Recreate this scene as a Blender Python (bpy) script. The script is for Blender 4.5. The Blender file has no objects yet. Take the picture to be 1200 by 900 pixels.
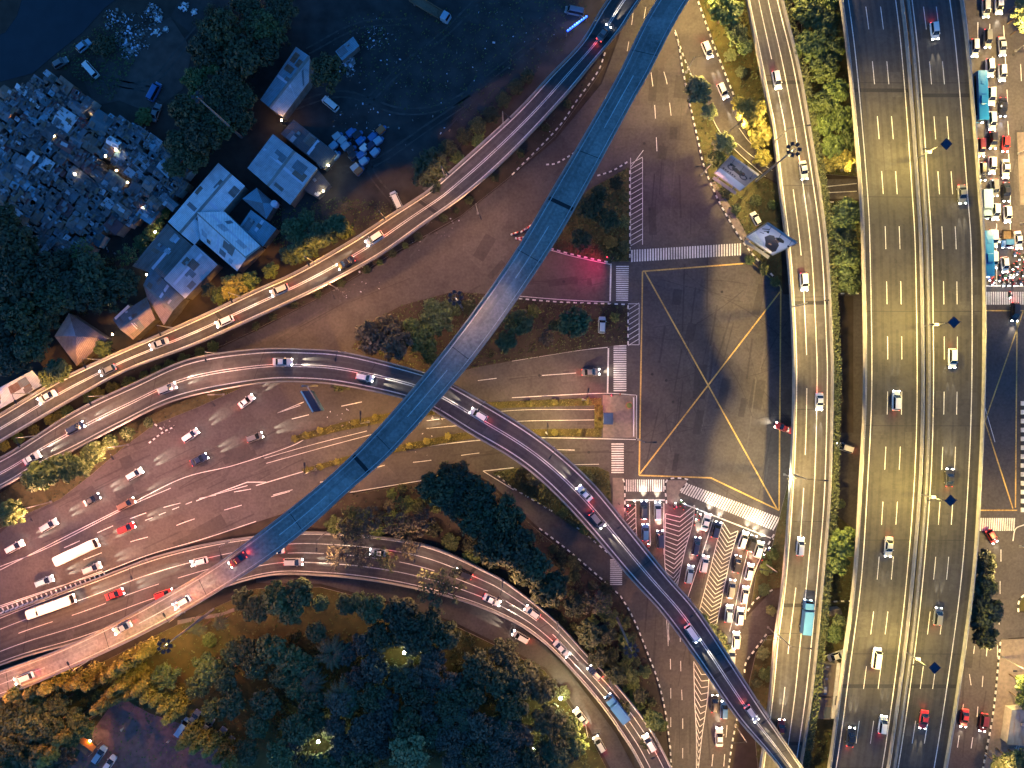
import bpy, bmesh, math, random
from mathutils import Vector, Matrix, noise as mnoise
random.seed(7)
R = math.radians
SC = bpy.context.scene
COL = SC.collection

# ------------------------------------------------------------------ camera, sky, sun, exposure
CAMH = 170.0
cam = bpy.data.cameras.new('camera'); cam.lens = 24; cam.sensor_width = 36
cam.clip_start = 1; cam.clip_end = 6000
co = bpy.data.objects.new('camera', cam); COL.objects.link(co)
co.location = (0, 0, CAMH); co.rotation_euler = (0, 0, 0)
SC.camera = co
w = bpy.data.worlds.new('World'); SC.world = w; w.use_nodes = True
nt = w.node_tree
bg = nt.nodes['Background']
sky = nt.nodes.new('ShaderNodeTexSky'); sky.sky_type = 'NISHITA'
sky.sun_disc = False; sky.sun_elevation = R(2.5); sky.sun_rotation = R(250)
sky.ozone_density = 5.0; sky.air_density = 1.0; sky.dust_density = 0.3
nt.links.new(sky.outputs[0], bg.inputs[0]); bg.inputs[1].default_value = 0.088
sl = bpy.data.lights.new('sun', 'SUN'); sl.energy = 0.02; sl.angle = R(10); sl.color = (1, .8, .65)
so = bpy.data.objects.new('sun', sl); COL.objects.link(so)
so.rotation_euler = (R(80), 0, R(70))
SC.view_settings.view_transform = 'Standard'; SC.view_settings.look = 'None'
SC.view_settings.gamma = 1; SC.view_settings.use_curve_mapping = False
SC.view_settings.exposure = 3.5
SC.cycles.use_denoising = True
SC.cycles.max_bounces = 4; SC.cycles.diffuse_bounces = 2; SC.cycles.glossy_bounces = 2
SC.cycles.sample_clamp_indirect = 4.0
LP = .25            # one dimmer for all the lamps
STREET = .092       # and one for the street lamps

# ------------------------------------------------------------------ helpers
def W(u, v, z=0.0):
    "point of the photo's plan (1200 x 900) lifted to its real height"
    k = (CAMH - z) / 800.0
    return Vector(((u - 600) * k, (450 - v) * k, z))

def mat(name, col, rough=.8, scale=1.0, amt=.25, bump=0.0, emit=None, es=0, metal=0, col2=None, coord='pos', detail=5, spec=.4):
    m = bpy.data.materials.new(name); m.use_nodes = True
    n = m.node_tree; b = n.nodes['Principled BSDF']
    b.inputs['Roughness'].default_value = rough; b.inputs['Metallic'].default_value = metal
    b.inputs['Specular IOR Level'].default_value = spec
    if emit:
        b.inputs['Base Color'].default_value = (*col, 1)
        b.inputs['Emission Color'].default_value = (*emit, 1); b.inputs['Emission Strength'].default_value = es
        m.cycles.emission_sampling = 'NONE'
        return m
    if coord == 'pos':
        src = n.nodes.new('ShaderNodeNewGeometry').outputs['Position']
    else:
        src = n.nodes.new('ShaderNodeTexCoord').outputs['Object']
    t1 = n.nodes.new('ShaderNodeTexNoise'); t1.inputs['Scale'].default_value = scale; t1.inputs['Detail'].default_value = detail
    t2 = n.nodes.new('ShaderNodeTexNoise'); t2.inputs['Scale'].default_value = scale * .07; t2.inputs['Detail'].default_value = 3
    n.links.new(src, t1.inputs['Vector']); n.links.new(src, t2.inputs['Vector'])
    ad = n.nodes.new('ShaderNodeMath'); ad.operation = 'ADD'
    n.links.new(t1.outputs[0], ad.inputs[0]); n.links.new(t2.outputs[0], ad.inputs[1])
    cr = n.nodes.new('ShaderNodeValToRGB')
    c2 = col2 or tuple(c * (1 + amt) for c in col)
    c1 = tuple(c * (1 - amt) for c in col)
    cr.color_ramp.elements[0].position = .7 / 2; cr.color_ramp.elements[1].position = 1.3 / 2
    cr.color_ramp.elements[0].color = (*c1, 1); cr.color_ramp.elements[1].color = (*c2, 1)
    hf = n.nodes.new('ShaderNodeMath'); hf.operation = 'MULTIPLY'; hf.inputs[1].default_value = .5
    n.links.new(ad.outputs[0], hf.inputs[0]); n.links.new(hf.outputs[0], cr.inputs[0])
    n.links.new(cr.outputs[0], b.inputs['Base Color'])
    if bump:
        bp = n.nodes.new('ShaderNodeBump'); bp.inputs['Strength'].default_value = bump; bp.inputs['Distance'].default_value = .1
        n.links.new(t1.outputs[0], bp.inputs['Height']); n.links.new(bp.outputs[0], b.inputs['Normal'])
    return m

def asphalt_mat(name, col, amt=.3):
    "asphalt with tyre-polished streaks, patches and stains"
    m = mat(name, col, .72, 1.6, amt, .15)
    n = m.node_tree; b = n.nodes['Principled BSDF']
    geo = n.nodes.new('ShaderNodeNewGeometry')
    v = n.nodes.new('ShaderNodeTexVoronoi'); v.inputs['Scale'].default_value = .045; v.distance = 'MANHATTAN'
    n.links.new(geo.outputs['Position'], v.inputs['Vector'])
    sp = n.nodes.new('ShaderNodeSeparateColor'); n.links.new(v.outputs['Color'], sp.inputs[0])
    mr = n.nodes.new('ShaderNodeMapRange'); mr.inputs['To Min'].default_value = .84; mr.inputs['To Max'].default_value = 1.12
    n.links.new(sp.outputs[0], mr.inputs['Value'])
    st = n.nodes.new('ShaderNodeTexNoise'); st.inputs['Scale'].default_value = .5; st.inputs['Detail'].default_value = 6; st.inputs['Roughness'].default_value = .7
    n.links.new(geo.outputs['Position'], st.inputs['Vector'])
    mr2 = n.nodes.new('ShaderNodeMapRange'); mr2.inputs['From Min'].default_value = .35; mr2.inputs['From Max'].default_value = .5
    mr2.inputs['To Min'].default_value = .78; mr2.inputs['To Max'].default_value = 1
    n.links.new(st.outputs[0], mr2.inputs['Value'])
    mu = n.nodes.new('ShaderNodeMath'); mu.operation = 'MULTIPLY'
    n.links.new(mr.outputs[0], mu.inputs[0]); n.links.new(mr2.outputs[0], mu.inputs[1])
    old = b.inputs['Base Color'].links[0].from_socket
    hs = n.nodes.new('ShaderNodeHueSaturation')
    n.links.new(old, hs.inputs['Color']); n.links.new(mu.outputs[0], hs.inputs['Value'])
    n.links.new(hs.outputs[0], b.inputs['Base Color'])
    return m

def roof_mat(name, col, rust=.2, freq=3.0):
    "ribbed metal sheet, ribs along local y, streaked with rust"
    m = mat(name, col, .5, .8, .22, 0, coord='obj', metal=.0)
    n = m.node_tree; b = n.nodes['Principled BSDF']
    tc = n.nodes.new('ShaderNodeTexCoord')
    wv = n.nodes.new('ShaderNodeTexWave'); wv.wave_type = 'BANDS'; wv.bands_direction = 'X'; wv.inputs['Scale'].default_value = freq * .31
    wv.inputs['Distortion'].default_value = .3
    n.links.new(tc.outputs['Object'], wv.inputs['Vector'])
    mp = n.nodes.new('ShaderNodeMapping'); mp.inputs['Scale'].default_value = (1.2, .12, 1)
    n.links.new(tc.outputs['Object'], mp.inputs['Vector'])
    ns = n.nodes.new('ShaderNodeTexNoise'); ns.inputs['Scale'].default_value = .9; ns.inputs['Detail'].default_value = 8; ns.inputs['Roughness'].default_value = .65
    n.links.new(mp.outputs[0], ns.inputs['Vector'])
    r = n.nodes.new('ShaderNodeMapRange'); r.inputs['From Min'].default_value = .5; r.inputs['From Max'].default_value = .72
    r.inputs['To Max'].default_value = rust * 2
    n.links.new(ns.outputs[0], r.inputs['Value'])
    mx = n.nodes.new('ShaderNodeMixRGB'); mx.inputs[2].default_value = (.12, .06, .035, 1)
    old = b.inputs['Base Color'].links[0].from_socket
    n.links.new(r.outputs[0], mx.inputs[0]); n.links.new(old, mx.inputs[1])
    m2 = n.nodes.new('ShaderNodeMixRGB'); m2.blend_type = 'MULTIPLY'; m2.inputs[0].default_value = .36
    n.links.new(mx.outputs[0], m2.inputs[1]); n.links.new(wv.outputs[0], m2.inputs[2])
    n.links.new(m2.outputs[0], b.inputs['Base Color'])
    bp = n.nodes.new('ShaderNodeBump'); bp.inputs['Strength'].default_value = .5; bp.inputs['Distance'].default_value = .08
    n.links.new(wv.outputs[0], bp.inputs['Height']); n.links.new(bp.outputs[0], b.inputs['Normal'])
    return m

M = {}
M['asphalt'] = asphalt_mat('asphalt', (.056, .049, .048))
M['asphalt_dark'] = asphalt_mat('asphalt_dark', (.05, .046, .046))
M['deck'] = asphalt_mat('deck_asphalt', (.058, .054, .053), .2)
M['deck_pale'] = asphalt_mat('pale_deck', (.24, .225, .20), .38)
M['deck_e'] = asphalt_mat('expressway_asphalt', (.046, .043, .041), .18)
for k_, c_ in (('deck', (.058, .054, .053)), ('deck_pale', (.24, .225, .20)), ('deck_e', (.046, .043, .041))):
    M[k_ + '_worn'] = asphalt_mat(k_ + '_tyre_worn', tuple(x * .8 for x in c_), .25); M[k_ + '_patch'] = asphalt_mat(k_ + '_repair', tuple(x * 1.16 for x in c_), .25)
M['asphalt_patch'] = asphalt_mat('asphalt_repair', (.036, .032, .032)); M['asphalt_pale'] = asphalt_mat('old_asphalt', (.068, .06, .058))
M['bank'] = mat('river_mud', (.06, .045, .038), .95, .4, .5, .5); M['track'] = mat('tyre_tracks', (.05, .046, .042), .95, .8, .5, .4)
M['concrete'] = mat('concrete', (.21, .20, .19), .85, .9, .25, .1)
M['concrete_dark'] = mat('stained_concrete', (.13, .12, .11), .9, .9, .4, .1)
M['joint'] = mat('joint_rubber', (.018, .018, .02), .8, 3, .3)
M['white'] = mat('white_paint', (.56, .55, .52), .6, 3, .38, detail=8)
M['worn'] = mat('worn_white_paint', (.42, .40, .38), .7, 3, .4)
M['yellow'] = mat('yellow_paint', (.46, .30, .08), .6, 2.5, .5, detail=8)
M['black'] = mat('black_paint', (.02, .02, .02), .6, 3, .2)
M['soil'] = mat('soil', (.034, .026, .02), .95, .35, .5, .5)
M['grass'] = mat('grass', (.062, .068, .022), .95, .7, .5, .6, col2=(.10, .085, .035))
M['lawn'] = mat('lawn', (.05, .054, .014), .95, .5, .4, .6, col2=(.09, .072, .02))
M['paving'] = mat('paving', (.16, .13, .115), .85, 1.2, .3, .2)
M['plaza'] = mat('plaza_paving', (.15, .085, .075), .85, .8, .35, .15)
M['dirt'] = mat('yard_dirt', (.036, .032, .03), .95, .25, .65, .5, detail=9)
M['water'] = mat('water', (.012, .016, .02), .12, .3, .3, .25)
M['bark'] = mat('bark', (.09, .06, .04), .9, 6, .4, .5)
M['metal'] = mat('galvanised_steel', (.28, .28, .28), .45, 3, .15, metal=.6)
M['darkmetal'] = mat('dark_steel', (.03, .032, .036), .5, 3, .2, metal=.3)
M['rubber'] = mat('tyre_rubber', (.015, .015, .015), .8, 8, .2)
M['glass'] = mat('dark_glass', (.012, .014, .018), .08, 2, .2, spec=.6)
M['solar'] = mat('solar_cells', (.010, .018, .04), .15, 5, .3, spec=.6)
M['brick'] = mat('brick', (.24, .11, .075), .9, 1.5, .3, .2)
M['plaster'] = mat('plaster', (.34, .31, .28), .9, .9, .3, .1)
M['wood'] = mat('weathered_wood', (.14, .095, .06), .85, 2, .35, .2)
M['skin'] = mat('skin', (.30, .17, .11), .6, 8, .1)
M['cloth'] = mat('dark_cloth', (.03, .035, .05), .9, 6, .3)
M['panel'] = mat('billboard_panel', (.50, .50, .58), .6, .4, .1)
M['panel_grey'] = mat('billboard_grey', (.22, .19, .20), .6, .4, .12)
M['navy'] = mat('navy_print', (.015, .018, .035), .6, 1, .2)
M['signblue'] = mat('sign_blue', (.016, .045, .11), .5, 1, .15)
M['red_paint'] = mat('red_barrier', (.45, .04, .03), .5, 4, .15)
M['orange_tarp'] = mat('orange_tarp', (.65, .20, .03), .7, 1.5, .2, .2)
M['head'] = mat('headlight_lens', (.8, .8, .8), emit=(1, .93, .80), es=9)
M['head_cool'] = mat('headlight_cool_lens', (.8, .8, .8), emit=(.55, .7, 1), es=12)
M['tail'] = mat('taillight_lens', (.5, .02, .02), emit=(1, .04, .03), es=.9)
M['tail_off'] = mat('taillight_dark', (.25, .01, .01), .3, 5, .1)
M['head_off'] = mat('headlight_dark', (.5, .5, .52), .2, 5, .1)
M['lens'] = mat('lamp_lens', (.9, .9, .8), emit=(1, .78, .42), es=12)
M['lens_w'] = mat('white_lamp_lens', (.9, .9, .8), emit=(1, .92, .62), es=20)
M['red_lens'] = mat('red_signal_lens', (.6, .02, .02), emit=(1, .03, .07), es=1.6)
M['blue_led'] = mat('blue_led', (.05, .1, .8), emit=(.012, .05, 1), es=.9)
M['cyan_led'] = mat('pale_led', (.4, .5, .8), emit=(.12, .25, 1), es=.35)
M['lit_win'] = mat('lit_window', (.8, .6, .3), emit=(1, .62, .25), es=4)

def leafmat(name, a, b):
    m = bpy.data.materials.new(name); m.use_nodes = True
    n = m.node_tree; p = n.nodes['Principled BSDF']; p.inputs['Roughness'].default_value = .65
    g = n.nodes.new('ShaderNodeNewGeometry'); oi = n.nodes.new('ShaderNodeObjectInfo')
    cr = n.nodes.new('ShaderNodeValToRGB')
    cr.color_ramp.elements[0].color = (*a, 1); cr.color_ramp.elements[1].color = (*b, 1)
    n.links.new(g.outputs['Random Per Island'], cr.inputs[0])
    hs = n.nodes.new('ShaderNodeHueSaturation')
    mr = n.nodes.new('ShaderNodeMapRange'); mr.inputs['To Min'].default_value = .65; mr.inputs['To Max'].default_value = 1.3
    n.links.new(oi.outputs['Random'], mr.inputs['Value']); n.links.new(mr.outputs[0], hs.inputs['Value'])
    n.links.new(cr.outputs[0], hs.inputs['Color']); n.links.new(hs.outputs[0], p.inputs['Base Color'])
    return m
M['leaf'] = leafmat('leaf_green', (.028, .05, .014), (.075, .105, .03))
M['leaf_dark'] = leafmat('leaf_deep_green', (.016, .024, .007), (.042, .055, .014))
M['leaf_olive'] = leafmat('leaf_olive', (.036, .060, .010), (.085, .120, .024))
M['leaf_grey'] = leafmat('leaf_grey', (.034, .034, .02), (.074, .068, .04))
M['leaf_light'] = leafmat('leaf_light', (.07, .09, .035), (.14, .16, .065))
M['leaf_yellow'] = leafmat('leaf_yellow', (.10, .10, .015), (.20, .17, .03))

class MB:
    def __init__(s): s.v = []; s.f = []; s.m = []
    def face(s, pts, mi=0):
        i = len(s.v); s.v += [tuple(p) for p in pts]; s.f.append(tuple(range(i, i + len(pts)))); s.m.append(mi)
    def idx(s, vs, fs, mi=0):
        i = len(s.v); s.v += [tuple(p) for p in vs]
        for f in fs: s.f.append(tuple(i + k for k in f)); s.m.append(mi)
    def box(s, c, d, mi=0, rz=0, top=1.0):
        x, y, z = d[0] / 2, d[1] / 2, d[2] / 2; ca, sa = math.cos(rz), math.sin(rz)
        vs = []
        for k, zz in ((1.0, -z), (top, z)):
            for a, b in ((-x, -y), (x, -y), (x, y), (-x, y)):
                a *= k; b *= k
                vs.append((c[0] + a * ca - b * sa, c[1] + a * sa + b * ca, c[2] + zz))
        s.idx(vs, [(3, 2, 1, 0), (4, 5, 6, 7), (0, 1, 5, 4), (1, 2, 6, 5), (2, 3, 7, 6), (3, 0, 4, 7)], mi)
    def tube(s, pts, r, n=8, mi=0, cap=True):
        pts = [Vector(p) for p in pts]
        rs = r if isinstance(r, (list, tuple)) else [r] * len(pts)
        rings = []
        for i, p in enumerate(pts):
            d = (pts[min(i + 1, len(pts) - 1)] - pts[max(i - 1, 0)]).normalized()
            a = d.cross(Vector((0, 0, 1)) if abs(d.z) < .9 else Vector((1, 0, 0))).normalized(); b = d.cross(a)
            rings.append([p + (a * math.cos(2 * math.pi * k / n) + b * math.sin(2 * math.pi * k / n)) * rs[i] for k in range(n)])
        vs = [q for g in rings for q in g]; fs = []
        for i in range(len(pts) - 1):
            for k in range(n):
                fs.append((i * n + k, i * n + (k + 1) % n, (i + 1) * n + (k + 1) % n, (i + 1) * n + k))
        if cap: fs += [tuple(range(n))[::-1], tuple(range((len(pts) - 1) * n, len(pts) * n))]
        s.idx(vs, fs, mi)
    def disc(s, c, r, n=16, mi=0, sq=1):
        s.face([(c[0] + r * math.cos(2 * math.pi * k / n), c[1] + sq * r * math.sin(2 * math.pi * k / n), c[2]) for k in range(n)], mi)
    def mesh(s, name, mats, smooth=False):
        me = bpy.data.meshes.new(name); me.from_pydata(s.v, [], s.f)
        for m in mats: me.materials.append(M[m] if isinstance(m, str) else m)
        me.polygons.foreach_set('material_index', s.m)
        if smooth: me.polygons.foreach_set('use_smooth', [True] * len(s.f))
        me.validate(); me.update()
        return me
    def build(s, name, mats, parent=None, smooth=False):
        if isinstance(mats, str) or not isinstance(mats, (list, tuple)): mats = [mats]
        return ob(name, s.mesh(name, mats, smooth), parent)

def ob(name, me, parent=None, loc=None, rz=None):
    o = bpy.data.objects.new(name, me); COL.objects.link(o)
    if parent: o.parent = parent
    if loc is not None: o.location = loc
    if rz is not None: o.rotation_euler = (0, 0, rz)
    return o
def tag(o, label=None, cat=None, group=None, kind=None):
    if label: o['label'] = label
    if cat: o['category'] = cat
    if group: o['group'] = group
    if kind: o['kind'] = kind
    return o
def thing(name, label, cat, loc=(0, 0, 0), rz=0, group=None):
    o = bpy.data.objects.new(name, None); COL.objects.link(o); o.empty_display_size = .5
    o.location = loc; o.rotation_euler = (0, 0, rz)
    return tag(o, label, cat, group)
ORD = ['first', 'second', 'third', 'fourth', 'fifth', 'sixth', 'seventh', 'eighth', 'ninth', 'tenth', 'eleventh', 'twelfth',
       'thirteenth', 'fourteenth', 'fifteenth', 'sixteenth', 'seventeenth', 'eighteenth', 'nineteenth', 'twentieth']
def ordn(i):
    if i < 20: return ORD[i]
    t = {2: 'twenty', 3: 'thirty', 4: 'forty'}[(i + 1) // 10]
    return t + '-' + ORD[(i + 1) % 10 - 1] if (i + 1) % 10 else {2: 'twentieth', 3: 'thirtieth', 4: 'fortieth'}[(i + 1) // 10]
def uniq(items, phrase):
    "items: (object, base label, sort key). Labels that repeat are told apart by their order from a landmark"
    d = {}
    for o, b, k in items: d.setdefault(b, []).append((k, o))
    for b, l in d.items():
        l.sort(key=lambda t: t[0])
        for i, (k, o) in enumerate(l):
            o['label'] = b if len(l) == 1 else f"{b}, {'nearest to' if i == 0 else ordn(i) + ' from'} {phrase}"

def tri(poly):
    bm = bmesh.new()
    vs = [bm.verts.new((x, y, 0)) for x, y in poly]
    f = bm.faces.new(vs); bm.normal_update()
    if f.normal.z < 0: f.normal_flip()
    bmesh.ops.triangulate(bm, faces=[f])
    bm.verts.index_update()
    r = [tuple(v.index for v in f.verts) for f in bm.faces]
    bm.free(); return r
def sheet(name, px, z, m, kind='structure', thick=0.0, side=None, parent=None):
    P = [W(u, v, z) for u, v in px]
    mb = MB(); fs = tri([(p.x, p.y) for p in P]); mb.idx(P, fs, 0)
    if thick:
        area = sum(P[i].x * P[(i + 1) % len(P)].y - P[(i + 1) % len(P)].x * P[i].y for i in range(len(P)))
        Q = P if area > 0 else P[::-1]
        for i in range(len(Q)):
            a, b = Q[i], Q[(i + 1) % len(Q)]
            mb.face([a - Vector((0, 0, thick)), b - Vector((0, 0, thick)), b, a], 1)
    o = mb.build(name, [m, side or m], parent)
    if kind: o['kind'] = kind
    return o

def cr(pts, n):
    "resample a polyline smoothly to n stations, evenly by length"
    P = [Vector(p) for p in pts]; P = [2 * P[0] - P[1]] + P + [2 * P[-1] - P[-2]]
    fine = []
    for i in range(1, len(P) - 2):
        for k in range(16):
            t = k / 16
            a, b, c, d = P[i - 1], P[i], P[i + 1], P[i + 2]
            fine.append(.5 * ((2 * b) + (c - a) * t + (2 * a - 5 * b + 4 * c - d) * t * t + (3 * b - a - 3 * c + d) * t ** 3))
    fine.append(P[-2])
    s = [0]
    for i in range(1, len(fine)): s.append(s[-1] + (fine[i] - fine[i - 1]).length)
    out = []; j = 0
    for k in range(n):
        t = s[-1] * k / (n - 1)
        while j < len(s) - 2 and s[j + 1] < t: j += 1
        q = (t - s[j]) / max(1e-9, s[j + 1] - s[j])
        out.append(fine[j].lerp(fine[j + 1], q))
    return out

class Ribbon:
    def __init__(s, left, right, zs, n=120):
        s.n = n
        l = cr(left, n); r = cr(right, n)
        def z(t):
            for (a, za), (b, zb) in zip(zs, zs[1:]):
                if t <= b:
                    q = (t - a) / (b - a); q = q * q * (3 - 2 * q); return za + (zb - za) * q
            return zs[-1][1]
        s.L = []; s.R = []
        for i in range(n):
            zz = z(i / (n - 1))
            s.L.append(W(l[i].x, l[i].y, zz)); s.R.append(W(r[i].x, r[i].y, zz))
        s.s = [0]
        for i in range(1, n):
            s.s.append(s.s[-1] + ((s.L[i] + s.R[i]) / 2 - (s.L[i - 1] + s.R[i - 1]) / 2).length)
    def at(s, sl, f, dz=0):
        sl = max(0, min(s.s[-1], sl))
        import bisect
        i = min(s.n - 2, max(0, bisect.bisect_right(s.s, sl) - 1))
        q = (sl - s.s[i]) / max(1e-9, s.s[i + 1] - s.s[i])
        a = s.L[i].lerp(s.L[i + 1], q); b = s.R[i].lerp(s.R[i + 1], q)
        p = a.lerp(b, f); return Vector((p.x, p.y, p.z + dz))
    def head(s, sl, f):
        d = s.at(sl + 1, f) - s.at(sl - 1, f); return math.atan2(d.y, d.x)
    def width(s, sl): return (s.at(sl, 0) - s.at(sl, 1)).length
    def strip(s, mb, f, wd, mi, s0=0, s1=None, step=2.0, dz=.012):
        s1 = s.s[-1] if s1 is None else s1
        k = max(1, int((s1 - s0) / step)); pr = None
        for i in range(k + 1):
            sl = s0 + (s1 - s0) * i / k; hw = wd / 2 / s.width(sl)
            cu = (s.at(sl, f - hw, dz), s.at(sl, f + hw, dz))
            if pr: mb.face([pr[0], pr[1], cu[1], cu[0]], mi)
            pr = cu
    def dashes(s, mb, f, wd, mi, on, period, s0=0, s1=None, dz=.012):
        x = s0; s1 = s1 or s.s[-1]
        while x < s1:
            s.strip(mb, f, wd, mi, x, min(x + on, s1), 2, dz); x += period

def flyover(name, label, rb, marks, mdeck='deck', joints=(), thick=1.3, pier=26, parapet=.8, cat='flyover', prail=True):
    root = thing(name, label, cat, (0, 0, 0))
    mb = MB(); n = rb.n
    for i in range(n - 1):
        a, b, c, d = rb.L[i], rb.R[i], rb.R[i + 1], rb.L[i + 1]
        mb.face([a, b, c, d], 0)
        dn = Vector((0, 0, -thick)); ins = .18
        a2, b2 = a.lerp(b, ins) + dn, b.lerp(a, ins) + dn; d2, c2 = d.lerp(c, ins) + dn, c.lerp(d, ins) + dn
        ed = Vector((0, 0, -.35))
        mb.face([a + ed, a, d, d + ed], 1); mb.face([b, b + ed, c + ed, c], 1)
        mb.face([a2, a + ed, d + ed, d2], 1); mb.face([b + ed, b2, c2, c + ed], 1); mb.face([b2, a2, d2, c2], 1)
    for mk in marks:
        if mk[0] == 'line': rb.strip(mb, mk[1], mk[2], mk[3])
        else: rb.dashes(mb, mk[1], mk[2], mk[3], mk[4], mk[5], mk[6] if len(mk) > 6 else 0)
    wr = random.Random(len(label))
    ln = [m_[1] for m_ in marks]; ln = sorted(set([.02, .98] + ln))
    for a_, b_ in zip(ln, ln[1:]):
        if (b_ - a_) * rb.width(rb.s[-1] / 2) < 2.2: continue
        for q_ in (.28, .72):
            x_ = wr.uniform(0, 8)
            while x_ < rb.s[-1]:
                e_ = x_ + wr.uniform(10, 46); f_ = a_ + (b_ - a_) * (q_ + wr.uniform(-.05, .05))
                rb.strip(mb, f_, wr.uniform(.45, .85), 5, x_, min(e_, rb.s[-1]), 2.5, .005); x_ = e_ + wr.uniform(0, 9)
        x_ = wr.uniform(5, 30)
        while x_ < rb.s[-1] - 8:
            if wr.random() < .6: rb.strip(mb, (a_ + b_) / 2, (b_ - a_) * rb.width(x_) * wr.uniform(.4, .9), wr.choice((5, 6)), x_, x_ + wr.uniform(2, 7), 2, .008)
            x_ += wr.uniform(14, 50)
    x_ = 17
    while x_ < rb.s[-1] - 1:
        mb.face([rb.at(x_, .03, .0095), rb.at(x_, .97, .0095), rb.at(x_ + .14, .97, .0095), rb.at(x_ + .14, .03, .0095)], 4); x_ += 27
    for f in joints:
        sl = rb.s[-1] * f
        mb.face([rb.at(sl, .03, .010), rb.at(sl, .97, .010), rb.at(sl + .9, .97, .010), rb.at(sl + .9, .03, .010)], 4)
    dk = mb.build('deck', [mdeck, 'concrete_dark', 'white', 'yellow', 'joint', mdeck + '_worn', mdeck + '_patch'], root)
    for side in (0, 1):
        pb = MB(); t = .32; pr = None
        for i in range(n):
            o_, i_ = (rb.L[i], rb.R[i]) if side == 0 else (rb.R[i], rb.L[i])
            dv = (i_ - o_).normalized(); p0 = o_ - dv * .04; p1 = o_ + dv * t; p2 = o_ + dv * (t * .62)
            up = Vector((0, 0, parapet)); lo = Vector((0, 0, -.2)); z2 = Vector((0, 0, .02))
            cu = (p0 + lo, p0 + up, p2 + up, p1 + z2)
            if pr:
                for k in range(3): pb.face([pr[k], pr[k + 1], cu[k + 1], cu[k]] if side else [pr[k + 1], pr[k], cu[k], cu[k + 1]], 0)
            else: pb.face(cu)
            pr = cu
        pb.face(pr)
        po = pb.build('parapet', 'concrete', root)
        if prail:
            rl = MB(); x = 0; pts = []
            while x < rb.s[-1]:
                p = rb.at(x, .012 if side == 0 else .988); q = rb.at(x, .5)
                pts.append(p + Vector((0, 0, parapet + .3)))
                rl.tube([p + Vector((0, 0, parapet)), p + Vector((0, 0, parapet + .3))], .04, 5)
                x += 4
            rl.tube(pts, .05, 5); rl.build('handrail', 'metal', po)
    x = pier * .5
    while x < rb.s[-1]:
        p = rb.at(x, .5); h = p.z - thick
        if h > 1.2 and abs(p.x) < 150 and abs(p.y) < 115:
            q = MB(); a = rb.head(x, .5); wd = rb.width(x)
            q.box((p.x, p.y, h - .35), (1.6, wd * .62, .7), 0, a)
            q.box((p.x, p.y, (h - .7) / 2 - .15), (1.3, min(2.4, wd * .35), h - .4), 0, a)
            q.build('pier', 'concrete_dark', root)
        x += pier
    return root

# ------------------------------------------------------------------ ground and roads
g = MB(); g.face([(-2500, -2500, -.12), (2500, -2500, -.12), (2500, 2500, -.12), (-2500, 2500, -.12)]); tag(g.build('ground', 'soil'), kind='structure')
sheet('river', [(-300, -200), (160, -200), (135, 0), (122, 10), (97, 38), (62, 66), (38, 86), (0, 96), (-60, 110), (-300, 140)], -.05, 'water')
sheet('river_bank', [(-80, -80), (30, -80), (25, 0), (20, 18), (6, 38), (-10, 44), (-80, 60)], -.02, 'soil')
sheet('yard', [(200, 20), (240, -60), (760, -60), (720, 10), (680, 50), (640, 92), (598, 135), (500, 222), (455, 252), (405, 284), (372, 300), (330, 290), (330, 215), (395, 178), (330, 130), (300, 100)], -.06, 'dirt')
sheet('yard', [(95, 90), (130, 50), (200, 20), (226, 60), (214, 105), (190, 122), (170, 130), (140, 118), (112, 124)], -.05, 'bank')
SW_ROAD = [(-160, 705), (0, 625), (25, 602), (70, 582), (105, 555), (140, 525), (180, 495), (240, 462), (282, 445), (250, 412), (300, 388), (387, 343), (455, 303), (535, 258), (590, 215), (650, 165), (705, 98), (725, 45), (760, -120), (812, -120), (797, 40), (806, 110), (818, 165), (828, 200), (848, 245), (876, 292), (912, 330), (918, 345), (1340, 345), (1340, 625), (1130, 628), (915, 622), (907, 626), (892, 652), (883, 674), (876, 702), (873, 725), (905, 692), (935, 688), (935, 738), (897, 743), (883, 763), (874, 775), (872, 790), (864, 840), (854, 897), (840, 1010), (790, 1010), (787, 900), (785, 875), (780, 835), (772, 800), (760, 767), (740, 722), (727, 697), (700, 674), (632, 619), (600, 590), (575, 566), (553, 553), (495, 562), (410, 577), (300, 612), (240, 632), (175, 650), (117, 672), (0, 728), (-160, 790)]
sheet('road', SW_ROAD, 0, 'asphalt')
sheet('road', [(1118, -120), (1340, -120), (1340, 352), (1118, 352)], .006, 'asphalt')
sheet('road', [(1085, 618), (1340, 618), (1340, 690), (1205, 690), (1193, 703), (1192, 718), (1340, 716), (1340, 746), (1205, 746), (1182, 748), (1172, 760), (1169, 782), (1166, 815), (1162, 845), (1155, 882), (1152, 899), (1140, 1010), (1060, 1010)], .006, 'asphalt')
sheet('road', [(778, -120), (792, 35), (812, 92), (825, 120), (840, 150), (860, 175), (897, 207), (930, 224), (970, 233), (1120, 236), (1120, 210), (970, 210), (935, 204), (900, 186), (876, 160), (860, 115), (835, 50), (817, 0), (800, -120)], .006, 'asphalt')
sheet('road', [(300, 683), (375, 684), (460, 706), (530, 728), (600, 762), (640, 783), (667, 820), (692, 856), (715, 900), (745, 1010), (800, 1010), (765, 935), (742, 898), (722, 860), (697, 826), (668, 788), (637, 755), (600, 728), (540, 700), (460, 680), (375, 668), (300, 668)], .004, 'asphalt')
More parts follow.
